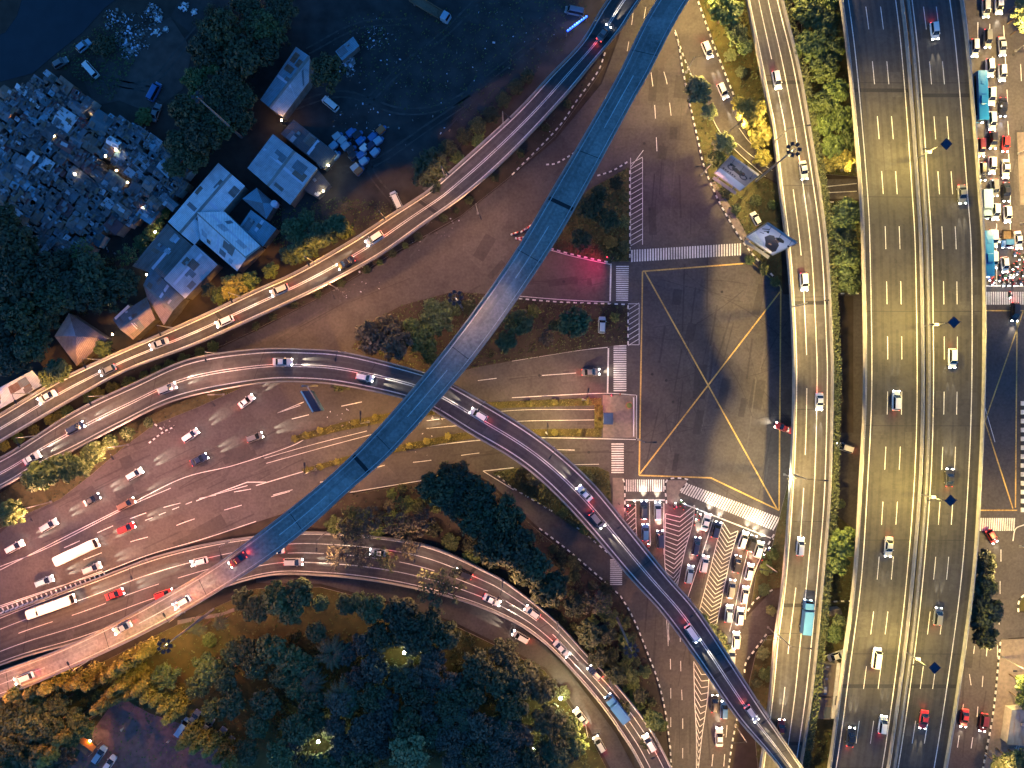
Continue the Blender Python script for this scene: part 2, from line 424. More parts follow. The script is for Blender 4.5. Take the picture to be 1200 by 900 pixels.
# islands and verges: raised 0.12 m
VERGES = {
 'verge': [
  ([(793, 37), (812, 94), (840, 152), (860, 177), (897, 209), (913, 217), (917, 342), (912, 328), (876, 290), (848, 243), (828, 198), (818, 163), (806, 108), (797, 55)], 'grass'),
  ([(802, -120), (819, 0), (837, 50), (862, 115), (878, 160), (902, 185), (910, 185), (899, 115), (876, 0), (860, -120)], 'lawn'),
  ([(628, 283), (690, 222), (737, 196), (737, 306), (716, 307), (697, 303), (670, 297), (645, 290)], 'grass'),
  ([(412, 408), (430, 380), (470, 358), (530, 342), (580, 345), (608, 349), (657, 353), (714, 355), (735, 357), (735, 404), (712, 406), (675, 411), (600, 423), (555, 431), (520, 442), (470, 436)], 'soil'),
  ([(340, 513), (355, 508), (400, 495), (460, 483), (520, 474), (600, 470), (705, 466), (705, 475), (620, 477), (540, 481), (470, 491), (400, 505), (345, 518)], 'lawn'),
  ([(353, 550), (405, 535), (470, 521), (540, 507), (610, 503), (705, 502), (705, 512), (620, 511), (557, 513), (470, 529), (405, 542), (357, 555)], 'lawn'),
  ([(697, 475.5), (706, 475.5), (706, 501.5), (697, 501.5)], 'lawn'),
  ([(-60, 610), (0, 578), (40, 553), (85, 533), (140, 503), (207, 472), (262, 455), (282, 455), (230, 478), (180, 498), (140, 528), (105, 558), (70, 585), (25, 605), (-60, 655)], 'grass'),
  ([(-60, 553), (0, 521), (92, 469), (150, 436), (225, 409), (262, 398), (300, 378), (350, 354), (400, 329), (450, 301), (500, 264), (550, 229), (600, 184), (662, 118), (700, 72), (708, 66), (708, 78), (690, 105), (650, 160), (600, 205), (575, 225), (540, 253), (455, 300), (387, 342), (300, 386), (262, 404), (215, 420), (150, 450), (90, 482), (0, 537), (-60, 570)], 'soil'),
  ([(577, 554), (600, 549), (640, 546), (700, 547), (714, 553), (717, 592), (714, 642), (700, 638), (647, 600), (602, 572)], 'grass'),
  ([(350, 616), (410, 580), (495, 565), (552, 556), (573, 569), (598, 593), (630, 622), (698, 677), (725, 700), (738, 724), (758, 769), (770, 802), (778, 837), (783, 877), (786, 905), (760, 848), (725, 803), (690, 767), (650, 724), (600, 684), (577, 670), (512, 640), (450, 627)], 'soil'),
  ([(932, -120), (1000, -120), (1006, 207), (955, 203), (935, -20)], 'grass'),
  ([(955, 236), (1020, 238), (1020, 343), (965, 343)], 'grass'),
  ([(970, 347), (1000, 347), (1000, 507), (975, 507)], 'soil'),
  ([(905, 640), (925, 560), (1010, 627), (1000, 700), (960, 1010), (900, 1010), (878, 800), (886, 766), (900, 745), (932, 740), (932, 686), (905, 690), (880, 712), (886, 674), (895, 652)], 'grass'),
  ([(1195, -120), (1340, -120), (1340, 40), (1203, 40), (1193, 28), (1190, 10)], 'lawn'),
  ([(1192, 155), (1340, 150), (1340, 240), (1196, 240)], 'paving'),
  ([(1174, 750), (1210, 748), (1340, 748), (1340, 1010), (1142, 1010), (1154, 899), (1157, 882), (1164, 845), (1168, 815), (1171, 782)], 'paving'),
  ([(1194, 704), (1206, 692), (1340, 692), (1340, 714), (1194, 716)], 'lawn'),
  ([(-160, 850), (0, 822), (100, 786), (200, 736), (300, 690), (375, 688), (460, 710), (530, 732), (600, 766), (638, 786), (665, 824), (690, 860), (713, 905), (740, 1010), (-160, 1010)], 'lawn'),
 ]}
for px, m in VERGES['verge']:
    sheet('verge', px, .12, m, thick=.2, side='concrete')
sheet('pavement', [(706.5, 463), (744, 463), (746, 513), (706.5, 513)], .14, 'paving', thick=.2, side='concrete')
sheet('pavement', [(718, 560), (731, 560), (732, 604), (722, 640), (718, 640)], .10, 'paving', thick=.2, side='concrete')
sheet('pavement', [(781.5, 563), (806, 563), (795, 580), (800, 590), (781.5, 590)], .12, 'paving', thick=.2, side='concrete')
sheet('plaza', [(136, 818), (150, 822), (176, 836), (240, 858), (272, 880), (300, 1010), (60, 1010), (80, 905), (104, 862), (124, 835)], .126, 'plaza')
sheet('path', [(208, 727), (232, 722), (260, 718), (275, 712), (276, 716), (255, 723), (232, 727), (208, 732)], .126, 'paving')
sheet('pavement', [(830, 215), (838, 212), (868, 262), (884, 292), (878, 296)], .126, 'paving')

# old repairs, oil-dark tracks and manhole covers in the asphalt
rp = random.Random(17); pm = MB()
def quadpx(c, l, wd, ang, mi, z):
    ca_, sa_ = math.cos(ang), math.sin(ang); pm.face([(c.x + a * l * ca_ - b * wd * sa_, c.y + a * l * sa_ + b * wd * ca_, z) for a, b in ((-.5, -.5), (.5, -.5), (.5, .5), (-.5, .5))], mi)
zones = [((320, 400), (560, 330), 30, 14), ((120, 560), (330, 520), 26, 22), ((40, 640), (280, 570), 25, 22), ((600, 440), (700, 440), 3, 8), ((610, 330), (710, 330), 3, 8), ((560, 530), (720, 530), 3, 8), ((755, 330), (905, 560), 80, 34), ((755, 60), (820, 280), 85, 18), ((745, 700), (840, 890), 88, 16), ((760, 600), (880, 700), 80, 14), ((1150, 10), (1198, 330), 88, 14), ((1120, 640), (1190, 880), 84, 14), ((640, 100), (480, 320), 50, 14)]
for (u0, v0), (u1, v1), ang, n_ in zones:
    for i in range(n_):
        c_ = W(rp.uniform(u0, u1), rp.uniform(min(v0, v1), max(v0, v1))); a_ = R(ang) + rp.gauss(0, .06); big = rp.random() < .35
        quadpx(c_, rp.uniform(3, 9) if big else rp.uniform(6, 18), rp.uniform(1.2, 3.2) if big else rp.uniform(.12, .5), a_, rp.choice((0, 0, 1)), .008 + .00003 * len(pm.f))
    for i in range(max(1, n_ // 8)): c_ = W(rp.uniform(u0, u1), rp.uniform(min(v0, v1), max(v0, v1))); pm.disc((c_.x, c_.y, .0155), .36, 14, 2)
for k_ in range(26):
    u0, v0 = rp.uniform(755, 900), rp.uniform(330, 570); a_ = rp.uniform(0, 6.28); kap = rp.uniform(-.05, .05); L_ = rp.uniform(8, 26); c_ = W(u0, v0); prv = None; wd_ = rp.uniform(.1, .22); z_ = .0145 + .00002 * k_
    for j_ in range(14):
        d_ = Vector((math.cos(a_), math.sin(a_), 0)); nn = Vector((-d_.y, d_.x, 0)) * wd_ / 2; cu = (c_ - nn, c_ + nn)
        if prv: pm.face([(prv[0].x, prv[0].y, z_), (cu[0].x, cu[0].y, z_), (cu[1].x, cu[1].y, z_), (prv[1].x, prv[1].y, z_)], 0)
        prv = cu; c_ = c_ + d_ * L_ / 13; a_ += kap * L_ / 13
tag(pm.build('road_repairs', ['asphalt_patch', 'asphalt_pale', 'joint']), kind='structure')
# wheel tracks in the yards
tm = MB()
for pts in ([(330, 130), (400, 110), (470, 130), (530, 120), (600, 70), (650, 30)], [(395, 200), (440, 190), (500, 150), (560, 110)], [(465, 240), (440, 210), (430, 190)], [(120, 95), (160, 100), (185, 90), (210, 60), (235, 30)], [(430, 120), (470, 80), (520, 40), (560, 0)], [(190, 115), (175, 105), (150, 100), (115, 90)], [(360, 60), (420, 30), (480, 25)]):
    c_ = cr(pts, 50)
    for off in (-.75, .75):
        pr = None
        for a_, b_ in zip(c_, c_[1:]):
            p_, q_ = W(a_.x, a_.y), W(b_.x, b_.y); d_ = (q_ - p_).normalized(); nn = Vector((-d_.y, d_.x, 0)); z_ = Vector((0, 0, -.045)); w_ = rp.uniform(.12, .3)
            cu = (p_ + nn * (off - w_) + z_, p_ + nn * (off + w_) + z_)
            if pr: tm.face([pr[0], cu[0], cu[1], pr[1]])
            pr = cu
tag(tm.build('yard_tracks', 'track'), kind='structure')
# painted markings, one sheet per road
mk = MB()
def pl(u0, v0, u1, v1, wd=.18, mi=0, z=.018, m=None):
    a, b = W(u0, v0, z), W(u1, v1, z); d = (b - a).normalized(); q = Vector((-d.y, d.x, 0)) * wd / 2
    (m or mk).face([a - q, b - q, b + q, a + q], mi)
def dash(pts, on, off, wd=.16, mi=0, m=None):
    c = cr(pts, 200); s = 0; st = None
    for a, b in zip(c, c[1:]):
        l = (b - a).length; ph = s % (on + off)
        if ph < on: pl(a.x, a.y, b.x, b.y, wd, mi, .018, m)
        s += l
def solid(pts, wd=.16, mi=0, m=None):
    c = cr(pts, 60)
    for a, b in zip(c, c[1:]): pl(a.x, a.y, b.x, b.y, wd, mi, .018, m)
# box junction
J = [(753, 318), (882, 308), (915, 336), (913, 598), (833, 560), (749, 557), (753, 318)]
for a, b in zip(J, J[1:]): pl(*a, *b, .34, 1)
pl(756, 319, 911, 597, .34, 1); pl(914, 342, 750, 555, .34, 1)
# crossings
def zebra(a0, a1, b0, b1, n, wd):
    for i in range(n):
        t = (i + .5) / n
        pl(a0[0] + (a1[0] - a0[0]) * t, a0[1] + (a1[1] - a0[1]) * t, b0[0] + (b1[0] - b0[0]) * t, b0[1] + (b1[1] - b0[1]) * t, wd)
zebra((739, 293), (869, 285), (739, 307), (869, 299), 42, .36)
zebra((722, 311), (722, 353), (737, 311), (736, 353), 17, .26)
zebra((719, 404), (719, 459), (734, 404), (734, 459), 21, .30)
zebra((716.5, 519), (716.5, 555), (731, 519), (731, 555), 13, .30)
zebra((733, 562), (779, 562), (733, 576), (779, 576), 18, .30)
zebra((804, 566), (915, 607), (797, 577), (907, 622), 40, .36)
zebra((1155, 342), (1200, 342), (1155, 357), (1200, 357), 17, .36)
zebra((1146, 607), (1190, 607), (1145, 622), (1189, 622), 17, .36)
zebra((715, 655), (715, 686), (729, 655), (729, 686), 13, .26)
pl(716, 309, 715, 353, .36); pl(713, 408, 712, 461, .36); pl(731, 586, 779, 586, .35); pl(790, 586, 912, 634, .3); pl(1155, 335, 1200, 335, .35)
# hatched strips
def hatch(x0, y0, x1, y1, n, slope=8, wd=.14):
    for i in range(n):
        y = y0 + (y1 - y0) * (i + .5) / n
        pl(x0, y + slope / 2, x1, y - slope / 2, wd)
    pl(x1, y0, x1, y1, wd); pl(x0, y0, x0, y1, wd)
hatch(739, 185, 753, 287, 17); hatch(736, 356, 749, 404, 8)
pl(736, 356, 749, 356, .14); pl(736, 404, 749, 404, .14); pl(754, 176, 739, 196, .14)
# chevron gores of the queue road
def chev(L, Rr, n, dip, wd=.16):
    l = cr(L, n); r = cr(Rr, n)
    for a, b in zip(l, r):
        c = (a + b) / 2
        pl(a.x, a.y, c.x, c.y + dip, wd); pl(c.x, c.y + dip, b.x, b.y, wd)
    for s in (l, r):
        for a, b in zip(s, s[1:]): pl(a.x, a.y, b.x, b.y, wd)
chev([(780, 602), (779, 640), (780, 668), (788, 690)], [(814, 592), (812, 612), (802, 648), (793, 690)], 18, 9)
chev([(847, 612), (839, 640), (829, 680), (821, 710), (816, 730)], [(865, 622), (857, 650), (850, 682), (844, 712), (839, 735)], 24, 9)
chev([(813, 775), (814, 820), (816, 860), (816, 905)], [(831, 790), (829, 820), (823, 860), (818, 905)], 17, 8)
for i in range(8): pl(734, 604 + i * 6, 745, 594 + i * 6, .14)
solid([(745, 588), (746, 625), (752, 650)]); solid([(761, 588), (762, 640)]); solid([(778, 590), (778, 650)])
solid([(836, 608), (826, 640), (814, 676), (806, 700)]); solid([(878, 640), (868, 680), (860, 720), (855, 740)]); solid([(893, 650), (883, 674), (876, 702), (873, 726)], .2)
dash([(868, 745), (866, 765)], 14, 8)
dash([(783, 738), (785, 760), (786, 800), (786, 900)], 12, 22); dash([(797, 740), (798, 790), (800, 840), (800, 900)], 12, 22)
dash([(839, 850), (834, 900)], 14, 20); dash([(852, 850), (848, 900)], 14, 20)
solid([(781, 722), (783, 757)], .12); solid([(784, 722), (783, 757)], .12)
# north arm
dash([(763, 85), (767, 120), (770, 180)], 16, 22); dash([(778, 84), (782, 100), (787, 140)], 15, 22)
dash([(742, 15), (740, 30), (735, 60)], 14, 20); dash([(757, 8), (752, 35)], 14, 20)
solid([(791, 35), (812, 92), (827, 120), (842, 152), (862, 176), (897, 207)], .16)
solid([(864, 168), (880, 182), (905, 200)], .14); solid([(866, 150), (880, 168), (903, 186)], .14)
for a in ((965, 219, 1004, 215), (965, 226, 1004, 224)): pl(*a, .2)
# boulevard
solid([(0, 668), (80, 627), (150, 592), (215, 560), (275, 545), (343, 522), (365, 508)], .15)
solid([(0, 664), (60, 640), (150, 594), (200, 572)], .15)
dash([(75, 642), (160, 605), (230, 585), (300, 572)], 20, 22)
dash([(98, 656), (150, 636), (180, 627), (222, 610), (290, 590), (350, 573)], 22, 36)
dash([(170, 610), (200, 598), (225, 588)], 9, 8); pl(230, 587, 290, 565, .2); pl(290, 565, 312, 565, .2); pl(250, 580, 290, 569, .15)
solid([(300, 569), (380, 546), (460, 529), (560, 516), (632, 513), (745, 515)], .2)
dash([(320, 580), (440, 548), (460, 544), (500, 540), (560, 531), (620, 527), (705, 528)], 22, 34)
solid([(410, 577), (495, 563), (540, 556)], .18); solid([(640, 545), (702, 544)], .16)
pl(566, 552, 602, 548, .2); pl(566, 552, 602, 574, .2)
solid([(600, 423), (675, 411), (712, 407)], .16); solid([(600, 466), (702, 461), (745, 463)], .16); pl(746, 463, 746, 514, .2)
dash([(635, 440), (690, 436)], 40, 10); dash([(560, 446), (600, 441)], 22, 20)
solid([(645, 293), (670, 300), (697, 306), (716, 310)], .16); solid([(608, 347), (657, 351), (714, 354)], .16)
pl(325, 484, 352, 475, .16); pl(325, 484, 356, 471, .16); pl(342, 491, 362, 486, .16); pl(400, 476, 424, 471, .2)
solid([(310, 537), (370, 520), (430, 505)], .12); solid([(312, 543), (380, 524), (440, 508)], .12)
solid([(500, 493), (600, 481), (697, 480)], .12); solid([(500, 502), (600, 494), (697, 492)], .12)
pl(25, 602, 70, 582, .16)
solid([(0, 710), (60, 690), (117, 672), (175, 650), (240, 631), (300, 611)], .16)
for i in range(22):
    t = i / 22; u = 0 + 125 * t; v = 716 - 43 * t
    pl(u, v + 3, u + 4.5, v + .5, .35); pl(u + 4.5, v + .5, u + 2.5, v - 3.5, .35)
solid([(0, 721), (60, 700), (125, 676)], .2); solid([(0, 712), (60, 691), (120, 669)], .2)
# east crossroads
pl(1154, 364, 1200, 364, .28, 1); solid([(1199, 365), (1152, 500)], .3, 1); pl(1190, 595, 1192, 365, .3, 1); pl(1152, 487, 1187, 596, .3, 1); pl(1148, 598, 1192, 598, .3, 1); pl(1166, 518, 1152, 470, .18)
solid([(1200, 615), (1190, 620), (1187, 634)], .25)
# west-side and south lanes on the far street
for u0, v0, u1, v1 in ((1160, 28, 1160, 46), (1176, 30, 1177, 45), (1146, 26, 1146, 45), (1163, 66, 1164, 85), (1178, 66, 1179, 85), (1165, 105, 1166, 125), (1180, 105, 1181, 122), (1181, 142, 1182, 158), (1166, 145, 1166, 156), (1182, 180, 1183, 196), (1184, 220, 1184, 240), (1196, 75, 1197, 95), (1168, 262, 1168, 334), (1184, 255, 1184, 270), (1182, 325, 1182, 334)):
    pl(u0, v0, u1, v1, .17)
for u0, v0, u1, v1 in ((1173, 644, 1173, 658), (1172, 681, 1172, 696), (1171, 719, 1171, 732), (1157, 644, 1158, 654), (1157, 756, 1156, 769), (1142, 757, 1141, 766), (1169, 756, 1169, 770), (1136, 790, 1138, 803), (1152, 792, 1151, 805), (1146, 828, 1145, 840), (1129, 825, 1126, 850), (1124, 862, 1122, 876), (1140, 864, 1138, 877)):
    pl(u0, v0, u1, v1, .17)
tag(mk.build('road_marking', ['white', 'yellow']), kind='structure')

# kerbs in black and white blocks
def kerb(pts, closed=False, z=0.0, blk=.85, wd=.32, h=.2):
    c = cr(pts, max(30, len(pts) * 14)); P = [W(p.x, p.y, 0) for p in c]
    L = [0]
    for a, b in zip(P, P[1:]): L.append(L[-1] + (b - a).length)
    n = max(2, int(L[-1] / blk)); mb = MB(); j = 0; pos = []
    for k in range(n + 1):
        t = L[-1] * k / n
        while j < len(L) - 2 and L[j + 1] < t: j += 1
        pos.append(P[j].lerp(P[j + 1], (t - L[j]) / max(1e-9, L[j + 1] - L[j])))
    for k in range(n):
        a, b = pos[k], pos[k + 1]; d = b - a
        mb.box(((a.x + b.x) / 2, (a.y + b.y) / 2, z + h / 2), (d.length * .995, wd, h), k % 2, math.atan2(d.y, d.x))
    tag(mb.build('kerb', ['white', 'black']), kind='structure')
kerb([(795, 50), (800, 82), (809, 125), (818, 165), (826, 198), (846, 243), (876, 291), (914, 332)])
kerb([(791, 38), (803, 72), (812, 94)]); kerb([(818, 2), (836, 52), (861, 115)])
kerb([(709, 62), (700, 85), (676, 118), (652, 152), (600, 205)])
kerb([(645, 291), (670, 298), (697, 304), (716, 308)]); kerb([(738, 200), (738, 306)])
kerb([(608, 350), (657, 354), (714, 356), (736, 357)]); kerb([(736, 358), (736, 404)])
kerb([(583, 557), (602, 572), (620, 583), (647, 599)]); kerb([(676, 618), (695, 633), (715, 650)])
kerb([(632, 619), (666, 645), (700, 674), (727, 698)]); kerb([(727, 698), (742, 724), (760, 768), (772, 801), (780, 836), (785, 876), (787, 905)])
kerb([(730, 561), (732, 570), (732, 604)]); kerb([(781, 590), (781, 563), (806, 562), (797, 575)])
kerb([(898, 743), (884, 762), (874, 776), (872, 792)]); kerb([(864, 840), (858, 870), (853, 905)]); kerb([(876, 716), (886, 702), (905, 691)])
kerb([(907, 626), (893, 650)]); kerb([(1172, 752), (1169, 782), (1166, 815), (1162, 845), (1155, 882), (1150, 910)]); kerb([(1206, 691), (1194, 704), (1193, 717)])
kerb([(1192, 0), (1190, 14), (1195, 32), (1210, 40)]); kerb([(640, 193), (655, 190), (690, 168)], blk=.7)
kerb([(700, 206), (718, 200), (735, 190)], blk=.7); kerb([(964, 237), (1006, 237)]); kerb([(968, 344), (1010, 344)]); kerb([(1198, 470), (1198, 560), (1198, 600)], blk=1.1, wd=.8)
kerb([(176, 493), (190, 503)], blk=.7); kerb([(968, 705), (998, 704)]); kerb([(175, 519), (192, 506), (205, 500)], blk=.6)

# ------------------------------------------------------------------ flyovers
RA = Ribbon([(800, -120), (712, 0), (682, 49), (645, 88), (600, 136), (520, 208), (500, 225), (455, 254), (407, 285), (345, 320), (300, 340), (230, 373), (130, 417), (62, 449), (0, 486), (-120, 555)],
            [(840, -120), (751, 0), (730, 32), (700, 68), (662, 114), (600, 180), (550, 225), (500, 261), (450, 297), (400, 325), (350, 350), (300, 373), (225, 406), (150, 434), (92, 465), (0, 519), (-120, 590)], [(0, 7), (.55, 6.5), (1, 3)], 160)
RD = Ribbon([(860, -120), (770, 0), (717, 102), (646, 224), (600, 301), (550, 372), (500, 436), (440, 505), (382, 562), (300, 627), (230, 676), (100, 747), (0, 786), (-120, 825)],
            [(895, -120), (807, 0), (760, 87), (740, 122), (684, 226), (650, 285), (600, 360), (562, 412), (531, 450), (460, 530), (407, 577), (360, 620), (300, 665), (200, 726), (107, 772), (0, 817), (-120, 856)], [(0, 12), (.35, 15), (.6, 14), (1, 7)], 160)
RC = Ribbon([(-120, 590), (0, 537), (90, 481), (160, 448), (225, 420), (300, 409), (357, 409), (412, 414), (500, 437), (532, 451), (600, 490), (650, 525), (695, 566), (735, 614), (784, 675), (820, 717), (872, 796), (900, 839), (941, 899), (1030, 1030)],
            [(-120, 632), (0, 573), (37, 551), (85, 529), (140, 500), (207, 469), (300, 450), (357, 448), (407, 453), (472, 467), (507, 481), (552, 509), (600, 537), (637, 566), (682, 612), (735, 674), (775, 718), (815, 772), (862, 840), (913, 900), (1005, 1030)], [(0, 3), (.2, 5), (.45, 8), (.6, 8), (1, 10)], 170)
RR = Ribbon([(850, -120), (874, 0), (897, 115), (904, 150), (913, 225), (922, 300), (927, 375), (929, 450), (926, 550), (917, 675), (907, 750), (901, 815), (890, 900), (870, 1030)],
            [(890, -120), (916, 0), (937, 87), (960, 225), (969, 300), (974, 400), (975, 450), (972, 575), (964, 675), (952, 800), (938, 897), (915, 1030)], [(0, 5), (.5, 6), (1, 6)], 120)
RE1 = Ribbon([(965, -120), (984, 0), (995, 87), (1007, 225), (1010, 300), (1012, 450), (1007, 562), (1000, 675), (987, 775), (970, 900), (945, 1030)],
             [(1039, -120), (1056, 0), (1065, 85), (1075, 225), (1079, 300), (1081, 450), (1078, 562), (1069, 675), (1058, 775), (1040, 900), (1016, 1030)], [(0, 9), (1, 9)], 110)
RE2 = Ribbon([(1044, -120), (1061, 0), (1070, 85), (1080, 225), (1084, 300), (1086, 450), (1083, 562), (1074, 675), (1063, 775), (1045, 900), (1021, 1030)],
             [(1108, -120), (1126, 0), (1135, 75), (1147, 225), (1152, 300), (1152, 450), (1147, 575), (1140, 675), (1125, 787), (1107, 900), (1082, 1030)], [(0, 9), (1, 9)], 110)
RB = Ribbon([(-160, 790), (0, 721), (117, 676), (175, 654), (237, 638), (300, 628), (365, 623), (450, 629), (512, 642), (577, 672), (600, 686), (650, 726), (690, 769), (725, 805), (760, 850), (787, 899), (850, 1030)],
            [(-160, 850), (0, 780), (95, 751), (190, 716), (300, 677), (375, 674), (460, 684), (540, 703), (600, 727), (637, 752), (670, 785), (700, 820), (725, 855), (752, 900), (815, 1030)], [(0, .3), (.45, .5), (.7, 3.5), (1, 6)], 150)
flyover('flyover', 'two lane flyover curving past the tin sheds and parking yard', RA, [('line', .10, .24, 2), ('line', .90, .24, 2), ('line', .47, .16, 2), ('line', .53, .16, 2)], joints=(.165, .40, .63, .9))  # centre pair: headlight trails drawn as white lines between the real edge lines
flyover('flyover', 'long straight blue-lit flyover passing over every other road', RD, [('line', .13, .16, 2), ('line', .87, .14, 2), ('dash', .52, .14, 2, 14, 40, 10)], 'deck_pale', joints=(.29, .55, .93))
flyover('flyover', 'curved ramp bending under the long blue-lit flyover', RC, [('line', .12, .24, 2), ('line', .87, .24, 2), ('line', .47, .16, 2), ('line', .53, .16, 2)], joints=(.47, .80, .86))  # the two middle lines put the headlight streaks into white paint
flyover('flyover', 'brightly lit flyover with a hedge along its parapet beside the expressway', RR, [('line', .10, .24, 2), ('line', .88, .24, 2), ('dash', .36, .18, 2, 16, 24), ('line', .62, .18, 2)], joints=(.19, .415, .72, .86))  # inner solid line added as white paint where a light trail runs
DP = 13.0
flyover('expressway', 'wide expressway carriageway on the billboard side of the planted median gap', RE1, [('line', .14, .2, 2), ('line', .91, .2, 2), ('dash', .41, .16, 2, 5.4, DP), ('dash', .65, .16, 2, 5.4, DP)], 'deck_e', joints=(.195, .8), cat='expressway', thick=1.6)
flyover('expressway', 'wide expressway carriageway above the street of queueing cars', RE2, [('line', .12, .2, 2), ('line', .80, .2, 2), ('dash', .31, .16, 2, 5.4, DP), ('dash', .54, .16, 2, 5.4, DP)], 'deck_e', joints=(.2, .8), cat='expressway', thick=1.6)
flyover('curved_road', 'busy curved road sweeping around the dark park', RB, [('line', .06, .18, 2), ('line', .93, .18, 2), ('line', .28, .16, 2), ('dash', .5, .16, 2, 9, 14), ('line', .72, .16, 2)], joints=(.62,), parapet=.8, cat='road')  # outer lane dividers drawn solid to stand in for light trails
# ------------------------------------------------------------------ lamps
def light(name, typ, loc, col, power, parent=None, size=.25, spot=None, blend=1, aim=None, bat=0):
    l = bpy.data.lights.new(name, typ); l.energy = power * LP; l.color = col
    l.shadow_soft_size = size * (1.8 if bat else 1)
    if typ == 'SPOT': l.spot_size = R(spot); l.spot_blend = blend
    if bat:          # street luminaire optics: more light thrown outwards than straight down
        l.use_nodes = True; n = l.node_tree; e = n.nodes['Emission']
        tc = n.nodes.new('ShaderNodeTexCoord'); sp = n.nodes.new('ShaderNodeSeparateXYZ'); n.links.new(tc.outputs['Normal'], sp.inputs[0])
        ab = n.nodes.new('ShaderNodeMath'); ab.operation = 'ABSOLUTE'; n.links.new(sp.outputs[2], ab.inputs[0])
        mx = n.nodes.new('ShaderNodeMath'); mx.operation = 'MAXIMUM'; mx.inputs[1].default_value = .50; n.links.new(ab.outputs[0], mx.inputs[0])
        pw_ = n.nodes.new('ShaderNodeMath'); pw_.operation = 'POWER'; pw_.inputs[1].default_value = -bat; n.links.new(mx.outputs[0], pw_.inputs[0])
        n.links.new(pw_.outputs[0], e.inputs['Strength'])
    o = bpy.data.objects.new(name, l); COL.objects.link(o); o.location = loc
    if parent: o.parent = parent
    if aim is not None:
        o.rotation_euler = Vector(aim).to_track_quat('-Z', 'Y').to_euler()
    return o
WARM = (1, .48, .22); AMBER = (1, .44, .06); GOLD = (1, .66, .20); PEACH = (1, .44, .30)
def street_lamp(p, h, arm, col, power, label, group=None, spot=160, tilt=.05, optics=2.5, solar=False, both=False):
    "p: foot; arm: vector (dx, dy) of the outreach in metres"
    t = thing('street_lamp', label, 'street lamp', p, 0, group)
    mb = MB(); mb.tube([(0, 0, 0), (0, 0, h * .5), (0, 0, h)], [.16, .12, .09], 8); mb.box((0, 0, .15), (.5, .5, .3)); mb.build('pole', 'metal', t)
    arms = [arm] + ([(-arm[0], -arm[1])] if both else [])
    for ax, ay in arms:
        e = Vector((ax, ay, 0)); ln = max(.01, e.length); d = e / ln; a = math.atan2(d.y, d.x)
        ab = MB(); ab.tube([(0, 0, h - .15), (ax * .5, ay * .5, h + .25), (ax, ay, h + .3)], .06, 6); ab.build('arm', 'darkmetal', t)
        hb = MB(); hb.box((ax + d.x * .35, ay + d.y * .35, h + .33), (1.0, .38, .16), 0, a, .8); hd = hb.build('lamp_head', 'darkmetal', t)
        lb = MB(); lb.box((ax + d.x * .38, ay + d.y * .38, h + .23), (.7, .26, .03), 0, a); lb.build('lens', 'lens', hd)
        light('lamp_light', 'SPOT', (ax + d.x * .38, ay + d.y * .38, h + .15), col, power * STREET / .25 , t, .3, spot, .12, (d.x * tilt, d.y * tilt, -1), bat=optics)
    if solar:
        sb = MB(); c = Vector((arm[0] * .55, arm[1] * .55, h + .9)); s = 1.0
        sb.box(c, (1.9, 1.9, .08), 0, R(45)); pn = sb.build('solar_panel', 'solar', t)
        q = MB(); q.tube([(c.x, c.y, h + .2), (c.x, c.y, c.z - .05)], .05, 6); q.build('bracket', 'darkmetal', t)
        k = MB(); k.box((arm[0] * .2, arm[1] * .2, h * .55), (.9, .6, .5)); k.build('battery_box', 'panel', t)
    return t
def on(rb, f, lat): return rb.at(rb.s[-1] * f, lat)
def px_to_s(rb, u, v):
    best = None
    for i in range(400):
        sl = rb.s[-1] * i / 399; p = rb.at(sl, .5); k = 800 / (CAMH - p.z)
        d = (600 + p.x * k - u) ** 2 + (450 - p.y * k - v) ** 2
        if best is None or d < best[0]: best = (d, sl)
    return best[1]
places = ['topmost', 'second from the top', 'third from the top', 'lowest in view']
for (u, v), pw in zip(((1077, 181), (1084, 381), (1080, 580), (1060, 770)), (1, 1, 1, .75)):
    sl = px_to_s(RE1, u, v); p = RE1.at(sl, 1.03); p.z = 8.2
    i = ((181, 0), (381, 1), (580, 2), (770, 3))[[181, 381, 580, 770].index(v)][1]
    street_lamp(p, 8.6, (2.6, .5 - .25 * i), (1, .70, .15), 9500 * pw, f'median street lamp with a square solar panel, {places[i]} on the expressway', 'solar street lamps in the expressway median', both=True, solar=True, optics=1.9)
for i, (u, v) in enumerate(((905, 166), (927, 360), (923, 555), (909, 742))):
    sl = px_to_s(RR, u + 20, v); p = RR.at(sl, .02); a = RR.head(sl, .5)
    street_lamp(p, 9, (4.0, -.3 if i > 1 else .5), GOLD, 18500, f'dark curved lamp post leaning over the hedged flyover, {places[i]}', 'street lamps along the hedged flyover', spot=140, tilt=.2)
for i, f in enumerate((.07, .93)): 
    p = on(RR, f, .02); street_lamp(p, 9, (4, 0), GOLD, 18000, f"lamp post on the hedged flyover near its {'upper' if i == 0 else 'lower'} end", 'street lamps along the hedged flyover')
A_L = [(600, 137, 1500, PEACH), (530, 200, 2200, WARM), (458, 253, 4600, AMBER), (372, 305, 4600, AMBER), (285, 347, 4600, AMBER), (205, 384, 4400, AMBER), (120, 421, 4000, AMBER), (40, 461, 4000, AMBER)]
uq = []
for u, v, pw, c in A_L:
    sl = px_to_s(RA, u + 8, v + 18); p = RA.at(sl, .01); a = RA.head(sl, .5) + math.pi / 2
    uq.append((street_lamp(p, 8, (1.8 * math.cos(a), 1.8 * math.sin(a)), c, pw, '', 'street lamps on the flyover by the sheds', spot=132, tilt=.35), 'amber street lamp on the flyover parapet by the tin sheds', -u))
uniq(uq, 'the parking yard')
uq = []
